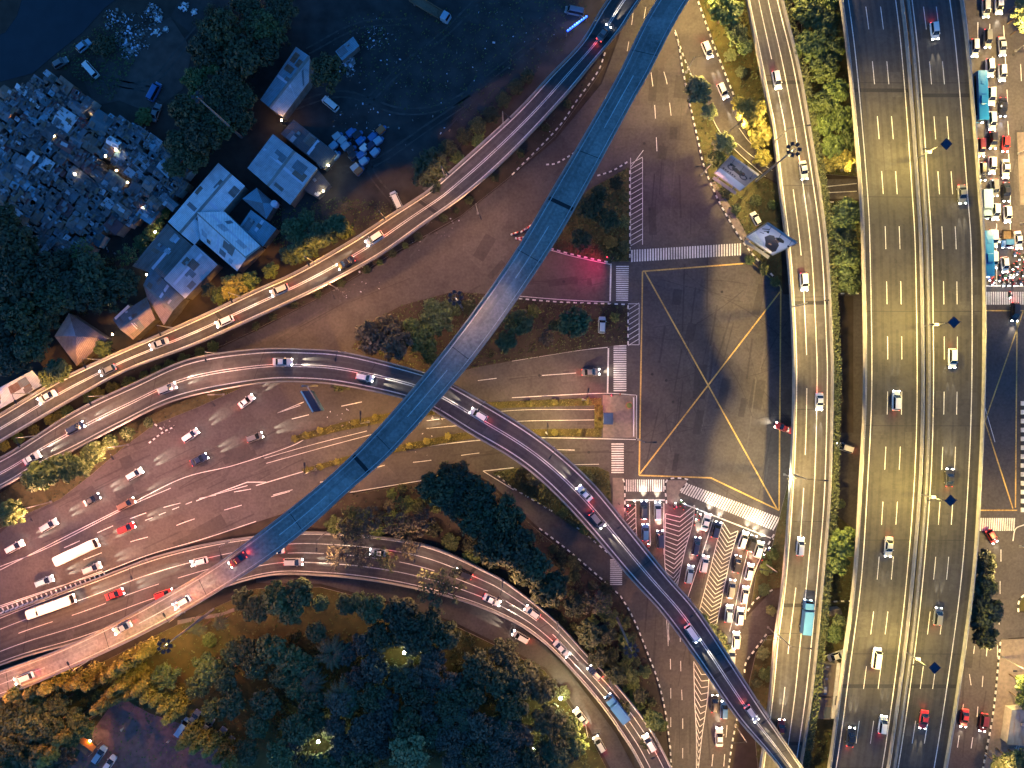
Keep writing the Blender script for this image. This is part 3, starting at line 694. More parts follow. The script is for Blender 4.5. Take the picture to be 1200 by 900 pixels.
for u, v, pw, c in ((395, 413, 900, PEACH), (250, 414, 2000, WARM), (120, 466, 2600, WARM), (40, 515, 2600, WARM), (560, 466, 700, PEACH), (640, 517, 1200, PEACH), (720, 595, 1000, PEACH), (800, 692, 800, PEACH), (880, 808, 700, PEACH)):
    sl = px_to_s(RC, u, v + 15); p = RC.at(sl, .01); a = RC.head(sl, .5) - math.pi / 2
    uq.append((street_lamp(p, 7.5, (1.6 * math.cos(a), 1.6 * math.sin(a)), c, pw * ((1.9 if u < 760 else 1.1) if u > 350 else 1), '', 'street lamps on the curved ramp', spot=118 if u > 350 else 150), 'street lamp on the curved ramp parapet', u))
uniq(uq, 'its western end')
uq = []
for u, v, pw, c in ((60, 700, 8000, (1, .40, .16)), (160, 660, 6400, (1, .40, .16)), (260, 634, 4200, PEACH), (370, 624, 3800, WARM), (480, 635, 3600, WARM), (575, 672, 3400, WARM), (640, 720, 3400, WARM), (700, 780, 3000, WARM), (755, 845, 3000, WARM)):
    sl = px_to_s(RB, u, v + 18); p = RB.at(sl, .01); a = RB.head(sl, .5) - math.pi / 2
    uq.append((street_lamp(p, 8, (2 * math.cos(a), 2 * math.sin(a)), c, pw, '', 'street lamps along the curved road by the park'), 'street lamp on the curved park road', u))
uniq(uq, 'its western end')
for u, v, pw, b in ((215, 712, 3200, 'just above the high mast'), (110, 768, 3200, 'beside the broad deck joint'), (10, 812, 3200, 'at the bottom end')):
    sl = px_to_s(RD, u - 8, v - 15); p = RD.at(sl, .99); a = RD.head(sl, .5) - math.pi / 2
    street_lamp(p, 7, (1.6 * math.cos(a), 1.6 * math.sin(a)), (1, .32, .06), pw * 1.35, f'amber lamp on the long straight flyover {b}', 'amber lamps on the long flyover')
GL = [(432, 494, 9, (0, 2.2), (1, .50, .12), 6500, 'lamp post on the grass strip beside the overhead blue sign'),
      (520, 477, 8, (0, -2), (1, .55, .14), 4800, 'lamp post on the grass strip hidden close to the long flyover'),
      (683, 468, 8, (.4, 2), PEACH, 2200, 'dark lamp post between the tunnel mouth and the red-lit lane'),
      (640, 507, 7, (0, 2), GOLD, 6000, 'lamp post on the lower grass edge of the tunnel mouth'),
      (370, 550, 9, (0, 2), WARM, 3000, 'lamp post at the pointed tip of the lower grass strip'),
      (262, 462, 9, (1.4, -2), PEACH, 4600, 'lamp post in the gore beneath the curved ramp'),
      (150, 521, 9, (1.4, -2), PEACH, 6800, 'lamp post on the gore by the black and white kerb'),
      (60, 588, 9, (1.4, -2.4), PEACH, 8200, 'lamp post beside the big roadside trees at the picture edge'),
      (560, 250, 9, (1, -3), WARM, 4600, 'lamp post on the planted strip along the broad dim road'),
      (395, 338, 9, (1.5, -3), WARM, 5000, 'lamp post on the planted strip near the wide bend of dim road'),
      (804, 85, 8, (3.2, .4), GOLD, 6500, 'lit yellow lamp arm over the bright slip road'),
      (845, 165, 7, (2, 1.5), GOLD, 5000, 'lamp post between the three round slip road trees'),
      (800, 5, 8, (2.6, .4), GOLD, 6500, 'lamp post at the top end of the bright slip road'),
      (919, 556, 7, (-1.6, 0), (1, .93, .62), 2600, 'glaring white lamp at the junction edge under the hedged flyover'),
      (1190, 60, 8, (-3, 0), GOLD, 11000, 'lamp post by the kerb above the queueing cars'),
      (1193, 180, 8, (-3, 0), GOLD, 11000, 'lamp post on the pavement beside the red car'),
      (1196, 262, 8, (-3, 0), GOLD, 9500, 'lamp post beside the crowd of motorcycles'),
      (1195, 640, 9, (-3, 0), GOLD, 10500, 'lamp post at the corner below the east zebra crossing'),
      (1175, 770, 8, (-2.6, 0), GOLD, 9500, 'lamp post on the black and white kerb by the lit pavement'),
      (1160, 880, 8, (-2.6, 0), WARM, 2600, 'lamp post near the bottom of the far street'),
      (900, 735, 8, (-3.5, 0), WARM, 2600, 'lamp post on the corner verge beside the last queueing cars'),
      (896, 660, 8, (-3.5, .6), WARM, 3000, 'lamp post on the bushy verge beside the queueing cars'),
      (862, 850, 8, (-3, 0), WARM, 2400, 'lamp post on the kerb near the bottom pair of cars'),
      (733, 600, 7, (2.6, 0), WARM, 1800, 'lamp post on the pavement beside the left queue lanes'),
      (685, 845, 8, (2, 1), GOLD, 3400, 'lamp post on the park edge of the inner slip road'),
      (986, 200, 7, (0, -1.8), GOLD, 1400, 'lamp post in the planted gap by the underpass street'),
      (748, 515, 8, (2, 0), WARM, 1500, 'lamp post at the corner of the police post island'),
      (735, 100, 9, (2.6, 0), PEACH, 2000, 'lamp post beneath the long flyover on the north road'),
      (822, 205, 8, (-3, -.5), PEACH, 2000, 'lamp post on the kerb beside the motorcycle billboard')]
for u, v, h, arm, c, pw, lb in GL:
    street_lamp(W(u, v, .1), h, arm, c, pw, lb)
# park lamps
for u, v, pw, lb in ((474, 765, 420, 'bright park lamp in the clearing among dark trees'), (373, 869, 420, 'white park lamp beside a lit green shrub'), (657, 818, 900, 'glaring park lamp beside the inner slip road'), (626, 877, 160, 'small faint park lamp near the bottom of the park')):
    p = W(u, v, 4.2); p.z = .12
    t = thing('park_lamp', lb, 'park lamp', p)
    mb = MB(); mb.tube([(0, 0, 0), (0, 0, 4)], [.09, .06], 8); mb.build('pole', 'darkmetal', t)
    gb = MB(); gb.tube([(0, 0, 3.95), (0, 0, 4.1), (0, 0, 4.3), (0, 0, 4.42)], [.15, .36, .36, .12], 12); gb.build('globe', 'lens_w', t, True)
    light('lamp_light', 'POINT', (0, 0, 4.9), (.95, .95, .40), pw, t, .3)
# high masts
def mast(ub, vb, h, label, power, col, lit=True, heads=7, aim=None, ring=1.25, cone=160):
    p = W(ub, vb, .1); t = thing('high_mast_light', label, 'mast light', p, 0, 'high floodlight masts')
    mb = MB(); mb.tube([(0, 0, 0), (0, 0, h * .5), (0, 0, h)], [.34, .24, .15], 10); mb.build('pole', 'metal', t)
    rb = MB(); n = 24
    rb.tube([(ring * .8 * math.cos(2 * math.pi * k / n), ring * .8 * math.sin(2 * math.pi * k / n), h - .2) for k in range(n + 1)], .06, 6)
    for k in range(4): rb.tube([(0, 0, h - .2), (ring * .8 * math.cos(k * math.pi / 2), ring * .8 * math.sin(k * math.pi / 2), h - .2)], .05, 5)
    rb.build('crown_ring', 'darkmetal', t)
    for k in range(heads):
        a = 2 * math.pi * k / heads; q = MB()
        q.box((ring * math.cos(a), ring * math.sin(a), h - .1), (.9, .8, .28), 0, a, .8); fl = q.build('floodlight', 'darkmetal', t)
        q = MB(); q.box((ring * math.cos(a), ring * math.sin(a), h - .26), (.6, .5, .03), 0, a)
        q.build('lens', 'lens' if lit else 'head_off', fl)
    if lit: light('flood_light', 'SPOT', (0, 0, h - .4), col, power, t, .5, cone, 1, aim or (0, 0, -1))
mast(250, 714, 24, 'floodlight mast leaning over the park lawn beside the long flyover', 14000, (1, .62, .10), aim=(-.62, -.62, -1), cone=105)
mast(722, 722, 22, 'unlit floodlight mast among trees beside the dark slip road', 0, PEACH, False)
mast(886, 212, 23, 'floodlight mast standing beside the hedged flyover and motorcycle billboard', 4500, GOLD)
mast(543, 363, 24, 'floodlight mast on the tree island beside the broad dim road', 2600, PEACH)
mast(283, 161, 24, 'unlit lattice mast standing among trees behind the grey sheds', 0, WARM, False, 4, ring=.9)
# traffic signals
for u, v, ax, col, pw, lb in ((716, 306, -1.5, 'red_lens', 420, 'traffic signal glowing red over the crimson-lit lane'), (714, 463, 0, 'red_lens', 160, 'traffic signal at the top corner of the police post island'),
                       (783, 590, 1.0, 'red_lens', 420, 'red traffic signal above the pink chevron markings'), (735, 588, 0, 'red_lens', 90, 'traffic signal beside the motorcycles at the left stop line'), (1203, 352, -.5, 'red_lens', 0, 'traffic signal beside the far street zebra crossing')):
    p = W(u, v, .12); t = thing('traffic_signal', lb, 'traffic light', p, 0, 'traffic signals at the junction')
    mb = MB(); mb.tube([(0, 0, 0), (0, 0, 5.2)], [.10, .07], 8); mb.tube([(0, 0, 5.1), (ax, 0, 5.4)], .05, 6); mb.build('pole', 'darkmetal', t)
    hb = MB(); hb.box((ax, 0, 5.0), (.34, .3, 1.0)); hd = hb.build('signal_head', 'black', t)
    for k, m in enumerate(('red_lens', 'tail_off', 'tail_off')):
        lb_ = MB(); lb_.tube([(ax - .16, 0, 5.33 - .32 * k), (ax - .24, 0, 5.33 - .32 * k)], .13, 10); lb_.build('lens', m, hd)
    if pw: light('signal_light', 'SPOT', (ax - .3, 0, 5.33), (1, .03, .16), pw * 7, t, .1, 150, 1, (.15, -.85, -.6) if u > 718 else (-.9, -.32, -.5))

# ------------------------------------------------------------------ vehicles
def loft(secs, mb, mi=0):
    n = len(secs[0]); vs = [p for s in secs for p in s]; fs = []
    for i in range(len(secs) - 1):
        for k in range(n): fs.append((i * n + k, i * n + (k + 1) % n, (i + 1) * n + (k + 1) % n, (i + 1) * n + k))
    fs += [tuple(range(n))[::-1], tuple(range((len(secs) - 1) * n, len(secs) * n))]
    mb.idx(vs, fs, mi)
def sect(x, w, z0, z1): return [(x, -w * .86, z0), (x, -w, z0 + .16), (x, -w, z1 - .16), (x, -w * .86, z1), (x, w * .86, z1), (x, w, z1 - .16), (x, w, z0 + .16), (x, w * .86, z0)]
CARM = {}
def carmat(name, col, rough=.3):
    m = mat('car_paint_' + name, col, rough, 2, .06, coord='obj', spec=.5); CARM[name] = m
for nme, c in (('white', (.62, .62, .60)), ('silver', (.36, .37, .38)), ('grey', (.14, .145, .15)), ('black', (.02, .02, .023)), ('dark blue', (.018, .03, .07)), ('red', (.42, .03, .03)), ('blue', (.04, .13, .30)), ('bus blue', (.012, .13, .34)), ('pale blue', (.24, .36, .45)), ('maroon', (.12, .02, .025)), ('brown', (.16, .09, .06)), ('orange', (.40, .13, .04))):
    carmat(nme, c)
PROTO = {}
VR = random.Random(9)
def wheel_mesh(r=.32, wd=.22):
    mb = MB(); mb.tube([(0, -wd / 2, 0), (0, wd / 2, 0)], r, 14, 0); mb.tube([(0, -wd / 2 - .012, 0), (0, wd / 2 + .012, 0)], r * .6, 10, 1)
    return mb.mesh('wheel', ['rubber', 'metal'])
WH = wheel_mesh()
def glass(mb, pts, off=.02):
    a, b, c = Vector(pts[0]), Vector(pts[1]), Vector(pts[2]); nrm = (b - a).cross(c - a).normalized()
    ctr = sum((Vector(p) for p in pts), Vector()) / len(pts)
    if nrm.dot(ctr - Vector((ctr.x * .3, 0, .8))) < 0: nrm = -nrm; pts = pts[::-1]
    q = [Vector(p).lerp(ctr, .09) + nrm * off for p in pts]; r = [Vector(p).lerp(ctr, .05) for p in pts]
    mb.face(q)
    for i in range(len(q)): mb.face([r[i], r[(i + 1) % len(q)], q[(i + 1) % len(q)], q[i]])
def proto_car(kind):
    if kind in PROTO: return PROTO[kind]
    L, Wd, H, hood, cab0, cab1, roof0, roof1 = {'sedan': (4.5, 1.76, 1.45, .95, -1.55, 1.0, -.85, .25), 'mpv': (4.4, 1.74, 1.68, 1.0, -2.08, 1.25, -1.85, .5),
        'van': (4.7, 1.8, 1.95, 1.15, -2.28, 1.75, -2.15, 1.25), 'hatchback': (3.9, 1.68, 1.5, .95, -1.85, 1.0, -1.5, .3)}[kind]
    w = Wd / 2; h = L / 2; bm = MB()
    loft([sect(-h, w * .82, .38, hood * .84), sect(-h + .12, w * .95, .28, hood * .96), sect(-h + .6, w, .24, hood), sect(0, w, .24, hood), sect(h - 1.0, w, .24, hood * .97), sect(h - .35, w * .95, .26, hood * .84), sect(h - .06, w * .84, .32, hood * .72), sect(h, w * .7, .38, hood * .66)], bm)
    wb, wr = w * .93, w * .72; zb = hood - .03
    B = [(cab0, -wb, zb), (cab1, -wb, zb), (cab1, wb, zb), (cab0, wb, zb)]; T = [(roof0, -wr, H), (roof1, -wr, H), (roof1, wr, H), (roof0, wr, H)]
    cx = (roof0 + roof1) / 2; T2 = [(cx + (x - cx) * .8, y * .75, H + .05) for x, y, z in T]
    bm.idx(B + T + T2, [(0, 1, 5, 4), (1, 2, 6, 5), (2, 3, 7, 6), (3, 0, 4, 7), (4, 5, 9, 8), (5, 6, 10, 9), (6, 7, 11, 10), (7, 4, 8, 11), (8, 9, 10, 11)])
    for s in (-1, 1): bm.box((cab1 - .35, s * (w + .09), hood + .08), (.14, .2, .13))
    parts = [('body', bm.mesh('car_body', ['white']), (0, 0, 0), 'paint')]
    for nm, ps in (('windscreen', [B[1], B[2], T[2], T[1]]), ('rear_window', [B[3], B[0], T[0], T[3]]), ('side_window', [B[0], B[1], T[1], T[0]]), ('side_window', [B[2], B[3], T[3], T[2]])):
        g_ = MB(); glass(g_, ps); parts.append((nm, g_.mesh(nm, ['glass']), (0, 0, 0), None))
    for x in (-h + .85, h - .85):
        for s in (-1, 1): parts.append(('wheel', WH, (x, s * (w - .1), .32), None))
    for s in (-1, 1):
        q = MB(); q.box((h - .17, s * w * .66, hood * .66), (.26, .34, .2), 0, -s * .35); parts.append(('headlight', q.mesh('headlight', ['head']), (0, 0, 0), 'head'))
        q = MB(); q.box((-h + .06, s * w * .72, hood * .74), (.16, .26, .2)); parts.append(('taillight', q.mesh('taillight', ['tail']), (0, 0, 0), 'tail'))
    PROTO[kind] = (parts, h, hood); return PROTO[kind]
def proto_bus(L=11.5, Wd=2.5, H=3.1):
    k = ('bus', L)
    if k in PROTO: return PROTO[k]
    w = Wd / 2; h = L / 2; bm = MB()
    loft([[(x, y * sc, z) for y, z in ((-w * .93, .4), (-w, .6), (-w, H - .35), (-w * .9, H - .06), (-w * .5, H), (w * .5, H), (w * .9, H - .06), (w, H - .35), (w, .6), (w * .93, .4))] for x, sc in ((-h, .93), (-h + .2, 1), (h - .25, 1), (h, .9))], bm)
    parts = [('body', bm.mesh('bus_body', ['white']), (0, 0, 0), 'paint')]
    q = MB(); q.box((1.2, 0, H + .12), (2.2, 1.5, .26), 0, 0, .9); parts.append(('air_conditioner', q.mesh('ac', ['white']), (0, 0, 0), 'paint'))
    q = MB(); q.box((-h * .5, 0, H + .05), (.9, .9, .12), 0, 0, .9); parts.append(('roof_hatch', q.mesh('hatch', ['white']), (0, 0, 0), 'paint'))
    q = MB(); q.box((h - .04, 0, 1.95), (.12, Wd * .84, 1.3)); parts.append(('windscreen', q.mesh('windscreen', ['glass']), (0, 0, 0), None))
    for s in (-1, 1):
        q = MB(); q.box((-.2, s * (w - .01), 2.05), (L * .82, .06, .8)); parts.append(('side_window', q.mesh('side_window', ['glass']), (0, 0, 0), None))
        q = MB(); q.box((h, s * w * .7, .85), (.14, .4, .25)); parts.append(('headlight', q.mesh('headlight', ['head']), (0, 0, 0), 'head'))
        q = MB(); q.box((-h, s * w * .7, .95), (.14, .3, .3)); parts.append(('taillight', q.mesh('taillight', ['tail']), (0, 0, 0), 'tail'))
        for x in (-h + 2.6, h - 2.4): parts.append(('wheel', BW, (x, s * (w - .16), .48), None))
    PROTO[k] = (parts, h, 1.2); return PROTO[k]
BW = wheel_mesh(.48, .3)
def proto_truck(L=8.0, box=False):
    k = ('truck', L, box)
    if k in PROTO: return PROTO[k]
    h = L / 2; bm = MB(); w = 1.1
    loft([sect(h - 1.9, w, .6, 2.3), sect(h - .5, w, .5, 2.35), sect(h - .1, w * .95, .5, 1.7), sect(h, w * .9, .55, 1.5)], bm)
    parts = [('cab', bm.mesh('cab', ['white']), (0, 0, 0), 'paint')]
    q = MB(); q.box((-.8, 0, .75), (L - .9, .9, .3)); parts.append(('chassis', q.mesh('chassis', ['darkmetal']), (0, 0, 0), None))
    q = MB(); l = L - 2.2; cx = -h + l / 2
    q.box((cx, 0, .98), (l, 2.3, .12))
    if box: q.box((cx, 0, 1.9), (l - .02, 2.26, 1.7), 0, 0, .985)
    else:
        for s in (-1, 1): q.box((cx, s * 1.14, 1.3), (l, .07, .55)); q.box((cx + s * (l / 2 - .03), 0, 1.3), (.07, 2.2, .55))
    parts.append(('cargo_bed', q.mesh('cargo_bed', ['wood' if not box else 'white']), (0, 0, 0), 'paint' if box else None))
    q = MB(); q.face([(h - .47, -.95, 2.28), (h - .47, .95, 2.28), (h - .12, .9, 1.74), (h - .12, -.9, 1.74)][::-1]); parts.append(('windscreen', q.mesh('windscreen', ['glass']), (.02, 0, .02), None))
    for s in (-1, 1):
        q = MB(); q.box((h - .02, s * .8, .85), (.12, .3, .2)); parts.append(('headlight', q.mesh('headlight', ['head']), (0, 0, 0), 'head'))
        q = MB(); q.box((-h, s * .9, .85), (.1, .25, .2)); parts.append(('taillight', q.mesh('taillight', ['tail']), (0, 0, 0), 'tail'))
        for x in (-h + 1.3, h - 1.2): parts.append(('wheel', BW, (x, s * .95, .48), None))
    PROTO[k] = (parts, h, 1.2); return PROTO[k]
def vehicle(name, proto, loc, rz, paint, label, cat, group, lit=True, tail=True, beam=60, cool=False):
    parts, h, hood = proto
    t = thing(name, label, cat, loc, rz, group)
    k_ = VR.uniform(.92, 1.07); t.scale = (k_, VR.uniform(.95, 1.04), VR.uniform(.94, 1.05))
    for nm, me, l, role in parts:
        o = ob(nm, me, t, l)
        key = None
        if role == 'paint': key = CARM[paint]
        elif role == 'head' and not lit: key = M['head_off']
        elif role == 'head' and cool: key = M['head_cool']
        elif role == 'tail' and not tail: key = M['tail_off']
        if key:
            o.material_slots[0].link = 'OBJECT'; o.material_slots[0].material = key
    if lit and beam:
        hc = (.75, .85, 1) if cool else (1, .86, .62)
        if beam >= 300:
            for s in (-1, 1): light('headlight_beam', 'SPOT', (h + .1, s * .62, hood * .72), hc, beam * 7, t, .06, 15, .8, (1, s * .01, -.115))
        else: light('headlight_beam', 'SPOT', (h + .1, 0, hood * .72), hc, beam * 9, t, .25, 62, .9, (1, 0, -.17))
        if tail: light('taillight_glow', 'SPOT', (-h - .15, 0, hood * .8), (1, .07, .03), min(beam, 160) * .5, t, .2, 130, 1, (-1, 0, -.5))
    return t
NAMES = {'mpv': 'people carrier', 'sedan': 'saloon car', 'hatchback': 'small hatchback', 'van': 'van'}
def car(u, v, hd, kind, paint, label, group=None, z=0.01, **k):
    "hd: heading in degrees, 0 = to the right of the plan, 90 = up"
    return vehicle('car' if kind != 'van' else 'van', proto_car(kind), W(u, v, z) if z < .5 else W(u, v, z), R(hd), paint, label, 'car' if kind != 'van' else 'van', group, **k)
# the street beside the expressway: queue facing down
WG = 'vehicles queueing on the street beside the expressway'
Q = [(1153, 12, 'mpv', 'silver'), (1155, 47, 'mpv', 'grey'), (1172, 56, 'sedan', 'silver'), (1140, 58, 'mpv', 'white'), (1157.5, 81, 'mpv', 'white'), (1172, 87, 'mpv', 'white'), (1159, 114, 'mpv', 'white'), (1160, 143, 'mpv', 'white'),
     (1161, 166, 'mpv', 'black'), (1147.5, 174, 'mpv', 'maroon'), (1160, 195, 'mpv', 'white'), (1176, 199, 'sedan', 'white'), (1149, 202, 'mpv', 'black'), (1163, 221, 'mpv', 'grey'), (1177, 226, 'sedan', 'black'), (1164, 249, 'mpv', 'white'), (1178, 252, 'mpv', 'white'), (1191, 282, 'sedan', 'white'), (1162, 280, 'mpv', 'white'), (1162, 305, 'mpv', 'white'), (1175, 311, 'hatchback', 'white')]
uq = []
for u, v, kd, p in Q:
    col = 'inner lane' if u < 1152 else 'middle lane' if u < 1168 else 'outer lane'
    o = car(u, v, -90 + random.uniform(-3, 3) + 3, kd, p, '', WG, beam=26)
    uq.append((o, f"{p} {NAMES[kd]} in the far street {col}", -v))
uniq(uq, 'its stop line')
car(1173, 127, -91, 'sedan', 'black', 'black car with blue-white headlights in the far street queue', WG, beam=60, cool=True)
car(1176, 170, -92, 'hatchback', 'red', 'bright red car in the outer lane of the far street', WG, beam=26)
car(1187, 366, -92, 'mpv', 'black', 'black car driving over the far street stop line towards the junction', None, beam=120)
for (u, v, L, lb) in ((1148, 114, 11.7, 'long blue bus topmost against the expressway edge'), (1155, 298, 11, 'blue bus half under the expressway nearest the stop line')):
    vehicle('bus', proto_bus(L), W(u, v, 1.5) * 1.0 - Vector((0, 0, 1.49)), R(-88), 'bus blue', lb, 'bus', WG, beam=20)
vehicle('truck', proto_truck(6.8, True), W(1153, 240, 1) - Vector((0, 0, .99)), R(-88), 'pale blue', 'pale blue lorry squeezed between the two blue buses', 'truck', WG, beam=20)
vehicle('pickup_truck', proto_truck(4.6), W(1176, 281, 0), R(-90), 'blue', 'small blue pickup among the motorcycles near the stop line', 'truck', WG, beam=16)
for u, v, p, lb in ((1168, 8, 'white', 'white people carrier driving fast at the very top of the far street'),):
    car(u, v, -88, 'mpv', p, lb, None, beam=120)
# queue at the junction, facing up
QG = 'cars queueing at the junction stop lines'
Q = [(754, 597, 90, 'mpv', 'dark blue'), (770, 598, 90, 'mpv', 'pale blue'), (755.5, 623, 90, 'mpv', 'blue'), (773, 631, 92, 'van', 'dark blue'), (815, 639, 80, 'mpv', 'dark blue'), (807, 672, 80, 'mpv', 'pale blue'), (826.5, 611, 74, 'sedan', 'white'), (838.5, 620, 74, 'mpv', 'dark blue'), (824.5, 660, 79, 'mpv', 'white'),
     (870, 632, 72, 'mpv', 'white'), (880, 636, 74, 'mpv', 'black'), (888, 643, 72, 'mpv', 'white'), (862.5, 660, 79, 'mpv', 'black'), (877, 669, 78, 'mpv', 'white'), (856, 689, 81, 'mpv', 'grey'), (871.5, 696, 82, 'mpv', 'white'), (853, 718, 84, 'mpv', 'pale blue'), (866, 721, 84, 'mpv', 'white'), (861.5, 749, 87, 'mpv', 'white'), (856, 769, 88, 'mpv', 'silver'), (836.5, 823, 88, 'mpv', 'black'), (847.5, 830, 88, 'mpv', 'blue')]
uq = []
for u, v, hd, kd, p in Q:
    zone = 'left of the pink chevrons' if u < 780 else 'between the two chevron gores' if u < 845 and v < 700 else 'below the curved ramp' if v > 800 else 'beyond the pale chevrons'
    o = car(u, v, hd, kd, p, '', QG, beam=290 if v < 645 else 110)
    uq.append((o, f"{p} {NAMES[kd]} queueing {zone}", v))
uniq(uq, 'the junction')
# parked and stray cars
car(705, 381, 88, 'mpv', 'pale blue', 'pale blue car parked on the soil of the tree island', lit=False, tail=False, z=.13)
car(884.5, 257, 118, 'hatchback', 'silver', 'grey car parked on grass between the two billboards', lit=False, tail=False, z=.13)
car(979, 767, 20, 'sedan', 'white', 'white car parked beside the sheds under the expressway edge', lit=False, tail=False, z=.13)
car(692, 436, 2, 'sedan', 'grey', 'grey car with bright headlights approaching the stop line from the ramp side', beam=130)
car(108, 83, 132, 'van', 'white', 'white van parked near the river bank', lit=False, tail=False)
car(183, 109, 62, 'van', 'blue', 'bright blue van parked on the muddy clearing', lit=False, tail=False)
car(100, 55, 40, 'hatchback', 'pale blue', 'pale car parked close to the river bank', lit=False, tail=False)
car(73, 75, 30, 'hatchback', 'grey', 'grey car parked nearest the shacks by the river', lit=False, tail=False)
car(184, 133, 70, 'sedan', 'grey', 'grey car parked beside the round bush below the blue van', lit=False, tail=False)
car(673, 15, 168, 'van', 'grey', 'grey van parked above the blue light strip', lit=False, tail=False)
car(465, 236, 115, 'van', 'white', 'white van standing alone beside the shed flyover parapet', lit=False, tail=False)
car(388, 123, 140, 'van', 'white', 'white van parked beside the round tree in the yard', lit=False, tail=False)
car(119, 882, 55, 'mpv', 'pale blue', 'pale blue car beside the orange-lit food stall', lit=False, tail=False, z=.14)
car(130, 893, 55, 'mpv', 'white', 'white car with blue bonnet second from the food stall', lit=False, tail=False, z=.14)
car(216, 850, 55, 'van', 'pale blue', 'pale blue van parked between the columnar trees', lit=False, tail=False, z=.14)
for i, (u, v) in enumerate(((229, 839), (245, 848), (259, 860), (268, 871))):
    car(u, v, 55, 'sedan', 'grey', f"grey car in the shade of the park, {['nearest to', 'second from', 'third from', 'fourth from'][i]} the pale blue van", 'cars parked in the shade of the columnar trees', lit=False, tail=False, z=.14)
car(232, 318, 40, 'van', 'white', 'white van parked at the end of the garage row', lit=False, tail=False)
car(383, 188, 40, 'van', 'white', 'white van parked by the lit shed corner', lit=False, tail=False)
car(380, 222, 40, 'hatchback', 'brown', 'brown car parked in front of the lit lean-to', lit=False, tail=False)
vehicle('truck', proto_truck(10.5), W(505, 13, .1), R(-31), 'pale blue', 'flatbed truck with a pale blue cab at the yard top', 'truck', None, lit=False, tail=False)
# traffic on the flyovers and roads
def moving(rb, lst, base, group, phrase, beam=700, rev=False):
    uq = []
    for u, v, lat, d, kd, p in lst:
        sl = px_to_s(rb, u, v); a = rb.head(sl, lat) + (0 if d > 0 else math.pi)
        if kd == 'bus': o = vehicle('bus', proto_bus(10.5), rb.at(sl, lat, .02), a, p, '', 'bus', group, beam=beam); nm = 'bus'
        elif kd == 'truck': o = vehicle('truck', proto_truck(7.5, True), rb.at(sl, lat, .02), a, p, '', 'truck', group, beam=beam); nm = 'lorry'
        else: o = vehicle('van' if kd == 'van' else 'car', proto_car(kd), rb.at(sl, lat, .02), a, p, '', 'van' if kd == 'van' else 'car', group, beam=beam); nm = NAMES[kd]
        uq.append((o, f'{p} {nm} driving {base}', v if not rev else -v))
    uniq(uq, phrase)
moving(RA, [(712, 45, .55, -1, 'sedan', 'grey'), (440, 280, .4, 1, 'mpv', 'white'), (402, 303, .62, 1, 'sedan', 'black'), (330, 345, .4, 1, 'mpv', 'silver'), (262, 376, .62, 1, 'mpv', 'white'), (190, 410, .4, 1, 'sedan', 'silver'), (130, 438, .6, 1, 'hatchback', 'grey'), (60, 470, .4, 1, 'sedan', 'white')], 'on the amber-lit flyover', 'cars on the flyover by the sheds', 'its top end')
moving(RC, [(430, 437, .62, 1, 'mpv', 'white'), (330, 430, .4, 1, 'sedan', 'white'), (200, 450, .6, 1, 'mpv', 'silver'), (90, 505, .45, 1, 'mpv', 'dark blue'), (40, 530, .65, 1, 'sedan', 'white'), (560, 487, .4, -1, 'mpv', 'white'), (680, 580, .38, -1, 'sedan', 'white'), (700, 610, .62, 1, 'mpv', 'grey'), (815, 737, .6, 1, 'van', 'white'), (880, 835, .45, 1, 'mpv', 'silver')], 'on the curved ramp', 'cars on the curved ramp', 'its far bend')
moving(RD, [(285, 662, .35, 1, 'sedan', 'red'), (215, 705, .6, 1, 'mpv', 'white'), (150, 742, .35, 1, 'sedan', 'silver'), (30, 795, .6, 1, 'mpv', 'white')], 'on the long straight flyover', 'cars on the long flyover', 'the curved park road')
moving(RR, [(918, 95, .35, 1, 'mpv', 'white'), (935, 200, .65, 1, 'sedan', 'silver'), (950, 330, .35, 1, 'mpv', 'white'), (951, 470, .65, 1, 'sedan', 'white'), (940, 640, .35, -1, 'mpv', 'white'), (930, 720, .65, -1, 'truck', 'blue'), (915, 850, .35, -1, 'sedan', 'maroon')], 'on the hedged flyover', 'vehicles on the hedged flyover', 'its top end', 600)
moving(RE1, [(1040, 470, .53, -1, 'mpv', 'white'), (1020, 640, .53, 1, 'sedan', 'silver'), (1030, 770, .53, -1, 'van', 'white'), (1030, 850, .78, -1, 'mpv', 'white'), (990, 860, .28, -1, 'sedan', 'black')], 'on the carriageway nearer the hedged flyover', 'vehicles on the inner carriageway', 'its top end', 420)
moving(RE2, [(1090, 40, .42, 1, 'mpv', 'white'), (1110, 230, .67, 1, 'sedan', 'grey'), (1115, 420, .42, 1, 'mpv', 'white'), (1110, 560, .42, -1, 'sedan', 'black'), (1090, 720, .42, -1, 'mpv', 'grey'), (1080, 840, .42, 1, 'sedan', 'red')], 'on the carriageway over the far street', 'vehicles on the outer carriageway', 'its top end', 420)
moving(RB, [(60, 725, .2, 1, 'bus', 'white'), (130, 690, .4, 1, 'sedan', 'red'), (230, 665, .3, -1, 'mpv', 'white'), (200, 690, .7, 1, 'mpv', 'red'), (320, 650, .4, -1, 'sedan', 'white'), (350, 660, .7, 1, 'mpv', 'silver'), (540, 670, .3, -1, 'mpv', 'black'), (580, 700, .65, 1, 'sedan', 'white'), (620, 715, .3, -1, 'hatchback', 'silver'), (660, 760, .65, 1, 'sedan', 'silver'), (690, 790, .3, -1, 'hatchback', 'dark blue'), (720, 830, .55, -1, 'truck', 'blue'), (755, 870, .3, -1, 'mpv', 'white'), (440, 655, .35, -1, 'sedan', 'white')], 'on the curved park road', 'vehicles on the curved park road', 'its top', 700)
GG = 'cars driving on the boulevard'
uq = []
